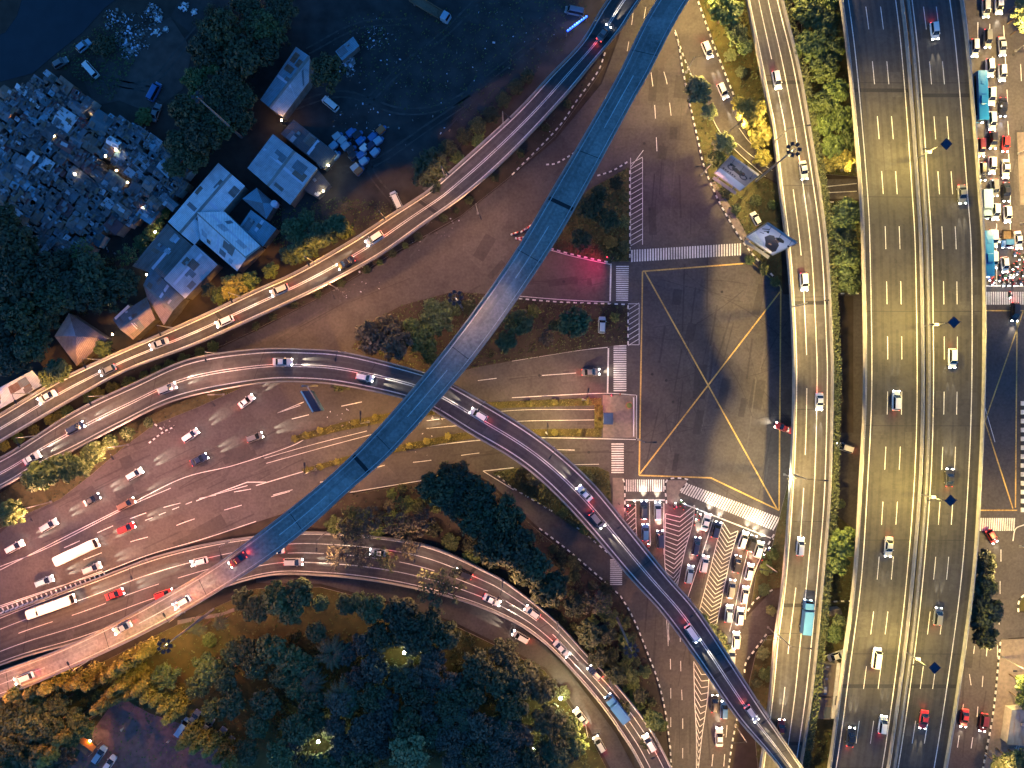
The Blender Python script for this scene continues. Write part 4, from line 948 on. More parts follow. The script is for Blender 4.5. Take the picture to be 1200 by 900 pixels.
for u, v, hd, kd, p in ((225, 510, 35, 'mpv', 'white'), (290, 470, 37, 'sedan', 'white'), (300, 512, 19, 'mpv', 'grey'), (235, 538, 27, 'sedan', 'dark blue'), (160, 555, 30, 'mpv', 'white'), (110, 585, 30, 'sedan', 'black'), (60, 615, 30, 'mpv', 'silver'), (150, 590, 28, 'mpv', 'brown'), (20, 640, 28, 'mpv', 'white'), (95, 645, 25, 'bus', 'white'), (55, 680, 22, 'mpv', 'pale blue'), (150, 618, 24, 'mpv', 'red'), (110, 665, 22, 'mpv', 'silver'),  (540, 490, 187, 'sedan', 'white')):
    if kd == 'bus': o = vehicle('bus', proto_bus(10.5), W(u, v, .02), R(hd), p, '', 'bus', GG, beam=700); b = 'white bus driving on the pink-lit boulevard'
    else: o = car(u, v, hd, kd, p, '', GG, beam=700); b = f'{p} {NAMES[kd]} driving on the wide boulevard'
    uq.append((o, b, -u))
uniq(uq, 'the overhead blue sign')
car(828, 60, -68, 'mpv', 'white', 'white car driving down the bright slip road upper lane', beam=880); car(846, 108, -66, 'mpv', 'white', 'white car on the bright slip road nearest the round trees', beam=880)
car(917, 501, 159, 'sedan', 'red', 'red car emerging from beneath the hedged flyover onto the box junction', beam=110); car(988, 524, 162, 'mpv', 'white', 'white car between the hedged flyover and the expressway', beam=120)
car(680, 838, 128, 'sedan', 'white', 'white car on the inner slip road beside the glaring park lamp', beam=800); car(610, 745, 150, 'mpv', 'white', 'white car at the top of the inner slip road', beam=640); car(702, 870, 120, 'mpv', 'silver', 'silver car at the bottom of the inner slip road', beam=640)
car(842, 862, 90, 'sedan', 'white', 'white car with bright headlights near the bottom picture edge', beam=90)
car(1128, 840, -98, 'sedan', 'red', 'red car on the far street close to the expressway wall', beam=60); car(1150, 845, -98, 'mpv', 'maroon', 'maroon car in the outer lane of the far street', beam=60); car(1160, 628, -60, 'hatchback', 'red', 'red car turning below the east zebra crossing', beam=60)

# auto rickshaws in the yard
def proto_rick():
    bm = MB(); loft([sect(-1.25, .55, .3, 1.0), sect(-1.1, .64, .25, 1.1), sect(.2, .64, .25, 1.0), sect(.9, .45, .3, 1.0), sect(1.25, .22, .4, .85)], bm)
    parts = [('body', bm.mesh('rick_body', ['white']), (0, 0, 0), 'paint')]
    q = MB(); loft([[(x, y * s, z) for y, z in ((-.66, 1.0), (-.66, 1.55), (-.5, 1.72), (.5, 1.72), (.66, 1.55), (.66, 1.0), (.5, 1.02), (-.5, 1.02))] for x, s in ((-1.22, .92), (-1.1, 1), (.5, 1), (.66, .9))], q); parts.append(('canopy', q.mesh('canopy', ['white']), (0, 0, 0), 'roof'))
    q = MB(); q.face([(.68, -.55, 1.08), (.68, .55, 1.08), (.60, .52, 1.6), (.60, -.52, 1.6)]); parts.append(('windscreen', q.mesh('windscreen', ['glass']), (.06, 0, 0), None))
    for x, y in ((1.0, 0), (-.75, .55), (-.75, -.55)): parts.append(('wheel', RW, (x, y, .24), None))
    return parts
RW = wheel_mesh(.24, .12); RP = proto_rick()
uq = []
for X, Y, rc, nm in ((335, 280, 'silver', 'pale'), (390, 320, 'silver', 'pale'), (425, 380, 'pale blue', 'pale blue'), (480, 240, 'blue', 'blue'), (545, 262, 'black', 'dark'), (580, 325, 'bus blue', 'blue'), (705, 285, 'blue', 'blue'), (765, 325, 'pale blue', 'pale blue'), (795, 212, 'orange', 'orange'), (620, 400, 'white', 'white'), (685, 378, 'dark blue', 'dark blue'), (730, 445, 'pale blue', 'bright blue'), (585, 475, 'blue', 'blue'), (615, 540, 'pale blue', 'pale blue'), (525, 605, 'silver', 'pale'), (560, 640, 'orange', 'orange'), (315, 480, 'pale blue', 'pale blue'), (480, 420, 'black', 'dark'), (500, 480, 'black', 'dark'), (300, 375, 'pale blue', 'pale blue')):
    t = thing('auto_rickshaw', '', 'auto rickshaw', W(360 + X / 9, 130 + Y / 9, 0), R(42 + random.uniform(-6, 6)), 'auto rickshaws parked in the yard'); t.scale = (1.06, 1.16, 1)
    for n_, me, l, role in RP:
        o = ob(n_, me, t, l)
        if role: o.material_slots[0].link = 'OBJECT'; o.material_slots[0].material = CARM['blue' if role == 'paint' else rc]
    uq.append((t, f'{nm} roofed three-wheeled taxi in the yard', X + Y))
uniq(uq, 'the grey sheds')
# motorcycles with riders
def skin_person(name, J, E, rad, root):
    bm = bmesh.new(); vs = [bm.verts.new(j) for j in J]; bm.verts.ensure_lookup_table()
    for a, b in E: bm.edges.new((vs[a], vs[b]))
    me = bpy.data.meshes.new(name); bm.to_mesh(me); bm.free()
    o = bpy.data.objects.new(name, me); COL.objects.link(o)
    o.modifiers.new('skin', 'SKIN'); o.modifiers.new('sub', 'SUBSURF').levels = 1
    for i, sv in enumerate(me.skin_vertices[0].data): sv.radius = (rad[i], rad[i]); sv.use_root = i == root
    dg = bpy.context.evaluated_depsgraph_get(); dg.update()
    nm = bpy.data.meshes.new_from_object(o.evaluated_get(dg)); bpy.data.objects.remove(o)
    return nm
def person_meshes(seated):
    if seated:
        J = [(0, 0, .82), (.06, 0, 1.1), (.1, 0, 1.32), (.12, 0, 1.45), (.13, 0, 1.6), (.1, .2, 1.3), (.3, .26, 1.08), (.52, .28, 1.02), (.1, -.2, 1.3), (.3, -.26, 1.08), (.52, -.28, 1.02), (.02, .11, .8), (.4, .17, .72), (.28, .17, .36), (.4, .18, .32), (.02, -.11, .8), (.4, -.17, .72), (.28, -.17, .36), (.4, -.18, .32)]
    else:
        J = [(0, 0, .95), (.01, 0, 1.15), (0, 0, 1.38), (.01, 0, 1.5), (.02, 0, 1.63), (0, .2, 1.4), (-.03, .26, 1.12), (.06, .27, .86), (0, -.2, 1.4), (.03, -.26, 1.12), (.12, -.27, .88), (0, .1, .92), (.08, .11, .5), (-.02, .12, .08), (.1, .12, .05), (0, -.1, .92), (-.05, -.11, .5), (-.14, -.12, .08), (-.02, -.12, .05)]
    E = [(0, 1), (1, 2), (2, 3), (3, 4), (2, 5), (5, 6), (6, 7), (2, 8), (8, 9), (9, 10), (0, 11), (11, 12), (12, 13), (13, 14), (0, 15), (15, 16), (16, 17), (17, 18)]
    rad = [.14, .14, .15, .06, .1, .07, .05, .04, .07, .05, .04, .1, .075, .05, .04, .1, .075, .05, .04]
    return skin_person('person', J, E, rad, 0)
PSEAT = person_meshes(True); PSTAND = person_meshes(False)
for me in (PSEAT, PSTAND):
    me.materials.clear(); me.materials.append(M['cloth']); me.materials.append(M['skin'])
    for p in me.polygons:
        z = p.center.z; top = 1.43 if me is PSEAT else 1.48
        if z > top: p.material_index = 1
        p.use_smooth = True
hb = MB(); hb.tube([(0, 0, -.12), (0, 0, 0), (0, 0, .1), (0, 0, .15)], [.13, .14, .1, .03], 10); HELM = hb.mesh('helmet', ['white'], True)
mwm = MB(); mwm.tube([(0, -.05, 0), (0, .05, 0)], .28, 12); MW = mwm.mesh('wheel', ['rubber'])
bb = MB(); loft([[(x, -w, z0), (x, w, z0), (x, w * .8, z1), (x, -w * .8, z1)] for x, w, z0, z1 in ((-.75, .08, .65, .8), (-.3, .16, .4, .82), (.1, .14, .3, .72), (.35, .12, .4, .75), (.55, .16, .5, 1.0), (.66, .08, .7, .95))], bb); bb.tube([(.45, -.32, 1.02), (.5, 0, 1.0), (.45, .32, 1.02)], .025, 5, 1); BIKE = bb.mesh('motorcycle_body', ['black', 'darkmetal'])
hl = MB(); hl.box((.7, 0, .86), (.1, .2, .16)); BHL = hl.mesh('headlight', ['head'])
tl = MB(); tl.box((-.78, 0, .75), (.08, .16, .1)); BTL = tl.mesh('taillight', ['tail'])
SHIRT = [mat('shirt_' + n, c, .9, 6, .15) for n, c in (('dark', (.03, .03, .04)), ('red', (.25, .03, .03)), ('white', (.5, .5, .48)), ('green', (.05, .16, .06)), ('blue', (.04, .07, .2)))]
SN = ['dark', 'red', 'white', 'green', 'blue']
bikes = []
rr = random.Random(5)
tries = 0
while len(bikes) < 46 and tries < 4000:
    tries += 1
    u, v = rr.uniform(1169, 1212), rr.uniform(286, 333)
    if u < 1183 and v < 322: continue
    if 1184 < u < 1199 and v < 296: continue
    if all(abs(u - a) > 4.0 or abs(v - b) > 8.5 for a, b, h in bikes): bikes.append((u, v, -90 + rr.uniform(-12, 12)))
nb_far = len(bikes)
bikes += [(1157, 326, -90), (1162, 329, -88), (1160, 331, -92), (1168, 281, -90), (1181, 346, -95)]
nb2 = len(bikes)
bikes += [(735, 595, 90), (743, 590, 90), (759, 640, 90), (790, 592, 80), (797, 589, 80), (801, 593, 78), (815, 599, 75), (819, 605, 75), (814, 611, 75), (893, 652, 72), (899, 644, 70)]
ub, up = [], []
for i, (u, v, hd) in enumerate(bikes):
    far = i < nb2
    p = W(u, v, .01); cl = i % 5
    g_ = 'motorcycles crowding the far street stop line' if far else 'motorcycles at the junction stop lines'
    t = thing('motorcycle', '', 'motorcycle', p, R(hd), g_)
    ob('body', BIKE, t); ob('headlight', BHL, t); ob('taillight', BTL, t)
    ob('wheel', MW, t, (.6, 0, .28)); ob('wheel', MW, t, (-.55, 0, .28))
    if i % 3 == 0: light('headlight_beam', 'SPOT', (.8, 0, .86), (1, .9, .75), 14, t, .1, 60, .9, (1, 0, -.2))
    r_ = ob('person', PSEAT, None, p, R(hd)); r_['category'] = 'person'; r_['group'] = 'riders at the far street stop line' if far else 'riders at the junction stop lines'
    r_.material_slots[0].link = 'OBJECT'; r_.material_slots[0].material = SHIRT[cl]
    he = ob('helmet', HELM, r_, (.13, 0, 1.64)); he.material_slots[0].link = 'OBJECT'; he.material_slots[0].material = CARM[['white', 'black', 'red', 'silver', 'dark blue'][(i * 3) % 5]]
    r_.rotation_euler = (0, 0, R(hd))
    hn = ['white', 'black', 'red', 'silver', 'dark blue'][(i * 3) % 5]
    wh = 'far street crowd' if far else 'junction stop line'
    ub.append((t, f'motorcycle under a rider in {SN[cl]}, {wh}', -u if far else u)); up.append((r_, f'rider in {SN[cl]} with {hn} helmet, {wh}', -u if far else u))
uniq(ub, 'its outer end'); uniq(up, 'its outer end')
for u, v, hd, c, lb in ((145, 853, 30, 2, 'person in white walking across the dim red plaza'), (199, 867, 80, 2, 'person in white standing near the columnar trees on the plaza'), (725, 590, 40, 0, 'person in dark clothes on the pavement by the left queue'), (726, 462, 0, 1, 'person in red standing on the police post island')):
    o = ob('person', PSTAND, None, W(u, v, .13), R(hd)); tag(o, lb, 'person'); o.material_slots[0].link = 'OBJECT'; o.material_slots[0].material = SHIRT[c]
    hr = MB(); hr.tube([(0, 0, -.02), (0, 0, .06), (0, 0, .1)], [.115, .105, .04], 10); ob('hair', hr.mesh('hair', ['black'], True), o, (.015, 0, 1.66))

# ------------------------------------------------------------------ sheds and houses
RM = {}
def rmat(n, c, rust=.2): RM[n] = roof_mat('roof_' + n, c, rust)
rmat('pale', (.70, .72, .76), .08); rmat('grey', (.44, .45, .49), .12); rmat('blue', (.20, .34, .42), .12); rmat('teal', (.06, .12, .15), .2); rmat('dark', (.09, .09, .10), .25)
rmat('rusty', (.20, .13, .10), .6); rmat('slate', (.16, .19, .22), .3); rmat('white', (.80, .81, .83), .05); rmat('maroon', (.13, .035, .04), .2); rmat('pink', (.30, .22, .21), .25); rmat('brown', (.20, .17, .16), .35)
def building(name, label, cat, roofs, mroof, mwall='concrete_dark', group=None, axis=None, wallz=None, rib=0):
    "roofs: polygons of (u, v, z); walls drop from the outer edges"
    roofs = [[(u_, v_, z_ * .68) for u_, v_, z_ in r] for r in roofs]
    P0 = W(*roofs[0][0]); P1 = W(*roofs[0][1])
    a = math.atan2(P1.y - P0.y, P1.x - P0.x) if axis is None else axis
    cen = sum((W(*q) for r in roofs for q in r), Vector()) / sum(len(r) for r in roofs); cen.z = 0
    t = thing(name, label, cat, cen, a, group)
    inv = Matrix.Rotation(-a, 3, 'Z')
    loc = lambda q: inv @ (W(*q) - cen)
    edges = {}
    for r in roofs:
        for x, y in zip(r, r[1:] + r[:1]):
            k = tuple(sorted((x, y))); edges[k] = edges.get(k, 0) + 1
    wb = MB(); ov = .25
    for (x, y), c in edges.items():
        if c == 1:
            p, q = loc(x), loc(y); s = .97
            p2, q2 = Vector((p.x * s, p.y * s, p.z - .12)), Vector((q.x * s, q.y * s, q.z - .12))
            wb.face([Vector((p2.x, p2.y, -.1)), Vector((q2.x, q2.y, -.1)), q2, p2])
    wb.build('wall', mwall, t)
    for i, r in enumerate(roofs):
        rb_ = MB(); pts = [loc(q) for q in r]
        up = [p + Vector((0, 0, .06)) for p in pts]; rb_.face(up); rb_.face([p - Vector((0, 0, .05)) for p in pts][::-1])
        for x in range(len(pts)):
            y = (x + 1) % len(pts); rb_.face([pts[x] - Vector((0, 0, .05)), pts[y] - Vector((0, 0, .05)), up[y], up[x]])
        m = mroof[i % len(mroof)] if isinstance(mroof, list) else mroof
        ro = rb_.build('roof', RM[m], t)
        if len(pts) == 4:
            A_, B_, C_, D_ = up; du, dv = (B_ - A_).length, (D_ - A_).length; nn = (B_ - A_).cross(D_ - A_).normalized(); nn = nn if nn.z > 0 else -nn
            f_ = lambda a, b, h_: (A_ * (1 - a) + B_ * a) * (1 - b) + (D_ * (1 - a) + C_ * a) * b + nn * h_
            def plate(a0, a1, b0, b1, h_, mm, nme):
                q_ = MB(); top_ = [f_(a0, b0, h_), f_(a1, b0, h_), f_(a1, b1, h_), f_(a0, b1, h_)]; bot_ = [f_(a0, b0, 0), f_(a1, b0, 0), f_(a1, b1, 0), f_(a0, b1, 0)]
                q_.idx(top_ + bot_, [(0, 1, 2, 3), (4, 5, 1, 0), (5, 6, 2, 1), (6, 7, 3, 2), (7, 4, 0, 3)]); q_.build(nme, mm, ro)
            bigs = du * dv
            for k_ in range(min(7, int(bigs / 9))):
                a0 = SR.uniform(.03, .8); b0 = SR.uniform(.03, .75); plate(a0, min(.98, a0 + SR.uniform(.8, 2.6) / du), b0, min(.97, b0 + SR.uniform(1, 3.2) / dv), .03 + .004 * k_, RM[SR.choice([m, m, 'rusty', 'grey', 'slate', 'brown'])], 'roof_sheet')
            if bigs > 30: a0 = SR.uniform(.3, .6); plate(a0, a0 + .7 / du, .06, .94, .025, 'panel', 'skylight')
            if len(roofs) > 1: plate(0, 1, 0, .35 / dv, .09, 'concrete', 'ridge_cap') if (roofs[i][0][2] > roofs[i][3][2]) else plate(0, 1, 1 - .35 / dv, 1, .09, 'concrete', 'ridge_cap')
            elif bigs > 12: q_ = MB(); c_ = f_(.25, .4, .25); q_.box(c_, (.7, .7, .5)); q_.build('vent', 'metal', ro)
    return t
SR = random.Random(41)
SG = 'tin roofed sheds beside the flyover'
building('shed', 'long pale gabled shed with its end towards the trees', 'shed', [[(197, 260, 5), (256, 191, 5), (271, 204, 7), (211, 273, 7)], [(211, 273, 7), (271, 204, 7), (287, 218, 5), (228, 287, 5)]], ['pale', 'pale'], group=SG)
building('shed', 'pale blue cross gabled shed with a bright ridge above the flyover bushes', 'shed', [[(231, 249, 8.4), (263, 248, 5.6), (306, 289, 5.6), (289, 302, 8.4)], [(231, 249, 8.4), (289, 302, 8.4), (278, 318, 5.4), (235, 281, 5.4)]], ['white', 'pale'], group=SG)
building('shed', 'wide dim rust-streaked shed between the pale gable and grey block', 'shed', [[(196, 262, 4.6), (226, 288, 4.2), (193, 326, 4.2), (155, 312, 4.6)]], 'brown', group=SG)
building('shed', 'plain grey flat-fronted shed above the row of garages', 'shed', [[(228, 286, 6.6), (255, 310, 5.6), (217, 350, 5.6), (192, 327, 6.6)]], 'grey', group=SG)
building('shed', 'hipped shed with a pale ridge beside the shed flyover', 'shed', [[(177, 314, 4.5), (216, 350, 4.5), (203, 364, 6.4), (168, 334, 6.4)], [(168, 334, 6.4), (203, 364, 6.4), (192, 381, 4.6), (173, 350, 4.6)]], ['slate', 'pink'], group=SG)
building('shed', 'low two-tone gabled shed nearest the pyramid roof pavilion', 'shed', [[(132, 374, 4.4), (172, 348, 4.4), (176, 360, 6), (141, 386, 6)], [(141, 386, 6), (176, 360, 6), (182, 374, 4.4), (156, 398, 4.4)]], ['slate', 'pink'], group=SG)
building('pavilion', 'pinkish pyramid roofed pavilion among dark trees', 'pavilion', [[(81, 367, 3.8), (126, 397, 3.8), (89, 394, 7.2)], [(126, 397, 3.8), (90, 429, 3.8), (89, 394, 7.2)], [(90, 429, 3.8), (64, 394, 3.8), (89, 394, 7.2)], [(64, 394, 3.8), (81, 367, 3.8), (89, 394, 7.2)]], ['pink', 'pink', 'pink', 'grey'])
building('shed', 'pale ribbed tin roof cut off by the picture edge', 'shed', [[(-30, 470, 4.5), (38, 434, 4.5), (52, 450, 4), (-30, 496, 4)]], 'pale', group=SG)
building('shed', 'narrow blue gabled shed with patched grey slope in the upper yard', 'shed', [[(305, 117, 4.5), (347, 55, 4.5), (363, 66, 6.4), (316, 126, 6.4)], [(316, 126, 6.4), (363, 66, 6.4), (362, 96, 4.6), (331, 137, 4.6)]], ['blue', 'grey'], group=SG)
building('shed', 'large plain grey gabled shed beside the auto rickshaws', 'shed', [[(290, 197, 5.5), (320, 157, 5.5), (345, 177, 7.2), (314, 218, 7.2)], [(314, 218, 7.2), (345, 177, 7.2), (372, 197, 5.5), (340, 240, 5.5)]], ['grey', 'grey'], group=SG)
building('shed', 'dark brown roofed shed between the grey shed and upper yard', 'shed', [[(344, 140, 5.2), (394, 179, 5.2), (380, 198, 4.4), (329, 157, 4.4)]], 'dark', group=SG)
building('shed', 'small bluish hip roofed house behind the pale sheds', 'house', [[(284, 233, 4), (301, 220, 4), (308, 238, 5.6)], [(301, 220, 4), (323, 239, 4), (308, 238, 5.6)], [(323, 239, 4), (312, 257, 4), (308, 238, 5.6)], [(312, 257, 4), (284, 233, 4), (308, 238, 5.6)]], ['blue', 'slate', 'blue', 'slate'])
building('shed', 'flat blue roofed block below the small hip roofed house', 'shed', [[(294, 246, 4.6), (324, 268, 4.6), (308, 289, 4), (281, 265, 4)]], 'blue', group=SG)
building('shed', 'teal lean-to standing alone in the upper yard', 'shed', [[(414, 43, 3.2), (421, 54, 2.8), (401, 71, 2.8), (393, 60, 3.2)]], 'blue', group=SG)
building('shed', 'open brown lean-to with a lit bay at the yard edge', 'shed', [[(372, 198, 3.4), (387, 216, 3), (372, 232, 3), (355, 222, 3.4)]], 'dark', group=SG)
building('shed', 'flat grey shed roof under the expressway edge', 'shed', [[(958, 778, 3.4), (980, 779, 3.4), (976, 816, 3.4), (955, 815, 3.4)]], 'brown', 'plaster')
building('shed', 'small tan two-bay shed at the bottom of the expressway gap', 'shed', [[(955, 817, 3), (976, 818, 3), (973, 843, 3), (952, 842, 3)]], 'pink', 'plaster')
building('shed', 'long pale canopy strip along the expressway wall', 'canopy', [[(981, 777, 3.8), (985, 777, 3.8), (978, 842, 3.8), (974, 842, 3.8)]], 'white', 'plaster')
building('shed', 'little dark flat roof below the kerb in the expressway gap', 'shed', [[(965, 716, 3), (985, 713, 3), (987, 720, 3), (965, 723, 3)]], 'brown', 'plaster')
building('house', 'bluish building with white frames at the lower picture corner', 'house', [[(1186, 832, 4), (1240, 828, 4), (1240, 880, 4), (1180, 872, 4)]], 'slate', 'plaster')
# white pipe frame fence at the corner
t = thing('fence', 'white pipe railing beside the bluish corner building', 'fence', W(1195, 830, .12))
fb = MB()
for (a, b) in (((1200, 800), (1190, 838)), ((1190, 838), (1178, 850)), ((1192, 868), (1186, 884))):
    p, q = W(*a, .12) - t.location, W(*b, .12) - t.location
    for z in (.5, 1.1): fb.tube([p + Vector((0, 0, z)), q + Vector((0, 0, z))], .09, 6)
    for k in range(5): r = p.lerp(q, k / 4); fb.tube([r, r + Vector((0, 0, 1.1))], .06, 6)
fb.build('railing', 'white', t)
# garage row by the grey shed: each bay lit faintly green
for i in range(6):
    p = W(226 - i * 5.0, 326 + i * 6.0, .1); t = thing('market_stall', f"small pale-roofed stall in the row below the grey shed, {'nearest to' if i == 0 else ordn(i) + ' from'} the white van", 'stall', p, R(-52), 'stalls below the grey shed')
    b = MB(); b.box((0, 0, 2.1), (1.1, 1.4, .08)); b.build('roof', RM['teal'], t)
    b = MB()
    for x in (-.48, .48):
        for y in (-.6, .6): b.tube([(x, y, 0), (x, y, 2.06)], .04, 5)
    b.build('frame', 'metal', t)
    b = MB(); b.box((0, 0, .45), (.9, .7, .9)); b.build('counter', 'wood', t)
# lit bays / lamps on the sheds
def wall_lamp(u, v, z, pw, col, label, group='small lit lamps on the sheds and shacks'):
    t = thing('wall_lamp', label, 'lamp', W(u, v, z), 0, group)
    b = MB(); b.tube([(0, 0, -z), (0, 0, 0)], .05, 6); b.build('bracket', 'darkmetal', t)
    b = MB(); b.tube([(0, 0, .0), (0, 0, .08), (0, 0, .22), (0, 0, .3)], [.1, .22, .2, .06], 8); b.build('bulb', 'lens', t, True)
    light('lamp_light', 'POINT', (0, 0, .55), col, pw * (.17 if u < 200 and v < 260 else .55), t, .15)
for u, v, z, pw, col, lb in ((330, 141, 3, 320, AMBER, 'amber lamp at the corner of the blue upper shed'), (385, 194, 3, 160, (.9, .95, .5), 'greenish lamp on the brown shed beside the rickshaws'), (379, 224, 2.6, 120, GOLD, 'pale lamp under the open lean-to'), (108, 134, 2.6, 140, GOLD, 'bright lamp at the yard end of the shack alley'), (124, 183, 2.6, 90, GOLD, 'lamp midway along the lit shack alley'), (137, 200, 2.6, 110, GOLD, 'lamp beside the large dark teal shack roof'), (150, 214, 2.6, 70, AMBER, 'lamp at the lower end of the shack alley'), (136, 176, 3.2, 60, WARM, 'small bulb above the pale patched shack'), (64, 160, 2.4, 110, GOLD, 'lamp along the wall of the big pale shack roof'), (9, 135, 2.4, 100, AMBER, 'amber lamp between the shacks at the picture edge'), (7, 109, 2.4, 70, AMBER, 'small amber lamp nearest the river shacks'), (167, 244, 2.4, 60, PEACH, 'lamp at the edge of the shacks by the tin shed'), (88, 204, 3.4, 30, (1, .95, .9), 'white bulb among the shack roofs below the maroon roof'), (182, 272, 2.4, 80, AMBER, 'orange lamp behind the pale gabled shed'), (132, 392, 2.4, 70, WARM, 'lamp beside the low two-tone shed'), (172, 322, 2.4, 90, (.8, 1, .6), 'greenish lamp at the shed end under the dark trees'), (106, 868, 2.3, 170, AMBER, 'orange bulb under the plaza food stall awning'), (300, 8, 3, 120, AMBER, 'amber lamp under the trees at the yard top')):
    wall_lamp(u, v, z, pw, col, lb)
for u, v, a, ln, lb in ((135, 352, 38, 20, 'glowing greenish skylight strip beside the dark trees'),):
    t = thing('skylight', lb, 'skylight', W(143, 366, 3.2), R(43)); b = MB(); b.box((0, 0, 0), (4.6, .6, .1)); b.build('pane', 'pale_strip' if 'pale_strip' in M else 'panel', t); b = MB(); b.box((0, 0, -1.7), (4.8, .8, 3.2)); b.build('frame', 'concrete_dark', t)
t = thing('water_tank', 'round white water tank beside the small hip roofed house', 'water tank', W(327, 243, .0)); b = MB(); b.tube([(0, 0, 2), (0, 0, 2.1), (0, 0, 3.6), (0, 0, 3.85)], [.8, .85, .85, .3], 16); b.build('tank', 'panel', t, False)
b = MB()
for x in (-.5, .5):
    for y in (-.5, .5): b.tube([(x, y, 0), (x, y, 2)], .06, 6)
b.build('stand', 'metal', t)
# shacks
ca, sa = .8, .6
slum = [(2, 108), (30, 96), (58, 84), (82, 104), (104, 118), (112, 130), (145, 140), (170, 148), (194, 172), (222, 202), (212, 222), (184, 252), (150, 262), (120, 272), (90, 306), (56, 306), (40, 282), (26, 258), (0, 240), (-14, 180), (-14, 120)]
def inside(p, poly):
    x, y = p; c = False
    for (x0, y0), (x1, y1) in zip(poly, poly[1:] + poly[:1]):
        if (y0 > y) != (y1 > y) and x < (x1 - x0) * (y - y0) / (y1 - y0) + x0: c = not c
    return c
rs = random.Random(11); placed = []
fixed = [(76, 141, 24, 24, 'pale', 'grey'), (54, 133, 9, 22, 'blue', 'x'), (118, 144, 24, 25, 'teal', 'x'), (132, 214, 25, 22, 'teal', 'x'), (104, 194, 13, 17, 'maroon', 'x'), (54, 193, 15, 15, 'pale', 'x'), (62, 206, 12, 8, 'grey', 'x'), (24, 105, 16, 7, 'white', 'x'), (133, 167, 16, 10, 'white', 'x'), (30, 150, 20, 14, 'slate', 'x'), (38, 184, 12, 11, 'pale', 'x'), (40, 121, 15, 4, 'white', 'x'), (8, 205, 18, 26, 'slate', 'x'), (126, 239, 13, 12, 'grey', 'x'), (28, 215, 15, 12, 'blue', 'x'), (165, 190, 20, 16, 'grey', 'x'), (90, 165, 16, 14, 'slate', 'x'), (82, 228, 18, 14, 'slate', 'x')]
def tr(u, v): return (u * ca + v * sa, -u * sa + v * ca)
def itr(a, b): return (a * ca - b * sa, a * sa + b * ca)
def ok(a, b, wa, wb, g=-2.0):
    return all(abs(a - x) > (wa + xa) / 2 + g or abs(b - y) > (wb + xb) / 2 + g for x, y, xa, xb in placed)
alley = [((100, 128), (110, 150)), ((96, 168), (152, 216)), ((0, 140), (28, 132))]
def near_alley(u, v):
    for (x0, y0), (x1, y1) in alley:
        dx, dy = x1 - x0, y1 - y0; t_ = max(0, min(1, ((u - x0) * dx + (v - y0) * dy) / (dx * dx + dy * dy)))
        if math.hypot(u - x0 - dx * t_, v - y0 - dy * t_) < 4: return True
    return False
shacks = []
for u, v, wa, wb, c, _ in fixed:
    a, b = tr(u, v); placed.append((a, b, wa, wb)); shacks.append((u, v, wa, wb, c))
for size, nt_ in (((13, 23), 900), ((9, 14), 2500), ((5, 9), 3500)):
    for _ in range(nt_):
        u, v = rs.uniform(-14, 218), rs.uniform(84, 302)
        wa, wb = rs.uniform(*size), rs.uniform(*size) * .85
        if not inside((u, v), slum) or near_alley(u, v): continue
        a, b = tr(u, v)
        if ok(a, b, wa, wb):
            placed.append((a, b, wa, wb)); shacks.append((u, v, wa, wb, rs.choice(['slate', 'slate', 'dark', 'dark', 'rusty', 'rusty', 'teal', 'brown', 'brown', 'slate', 'slate', 'grey', 'dark', 'maroon', 'blue'])))
shacks = shacks[:250]
uq = []
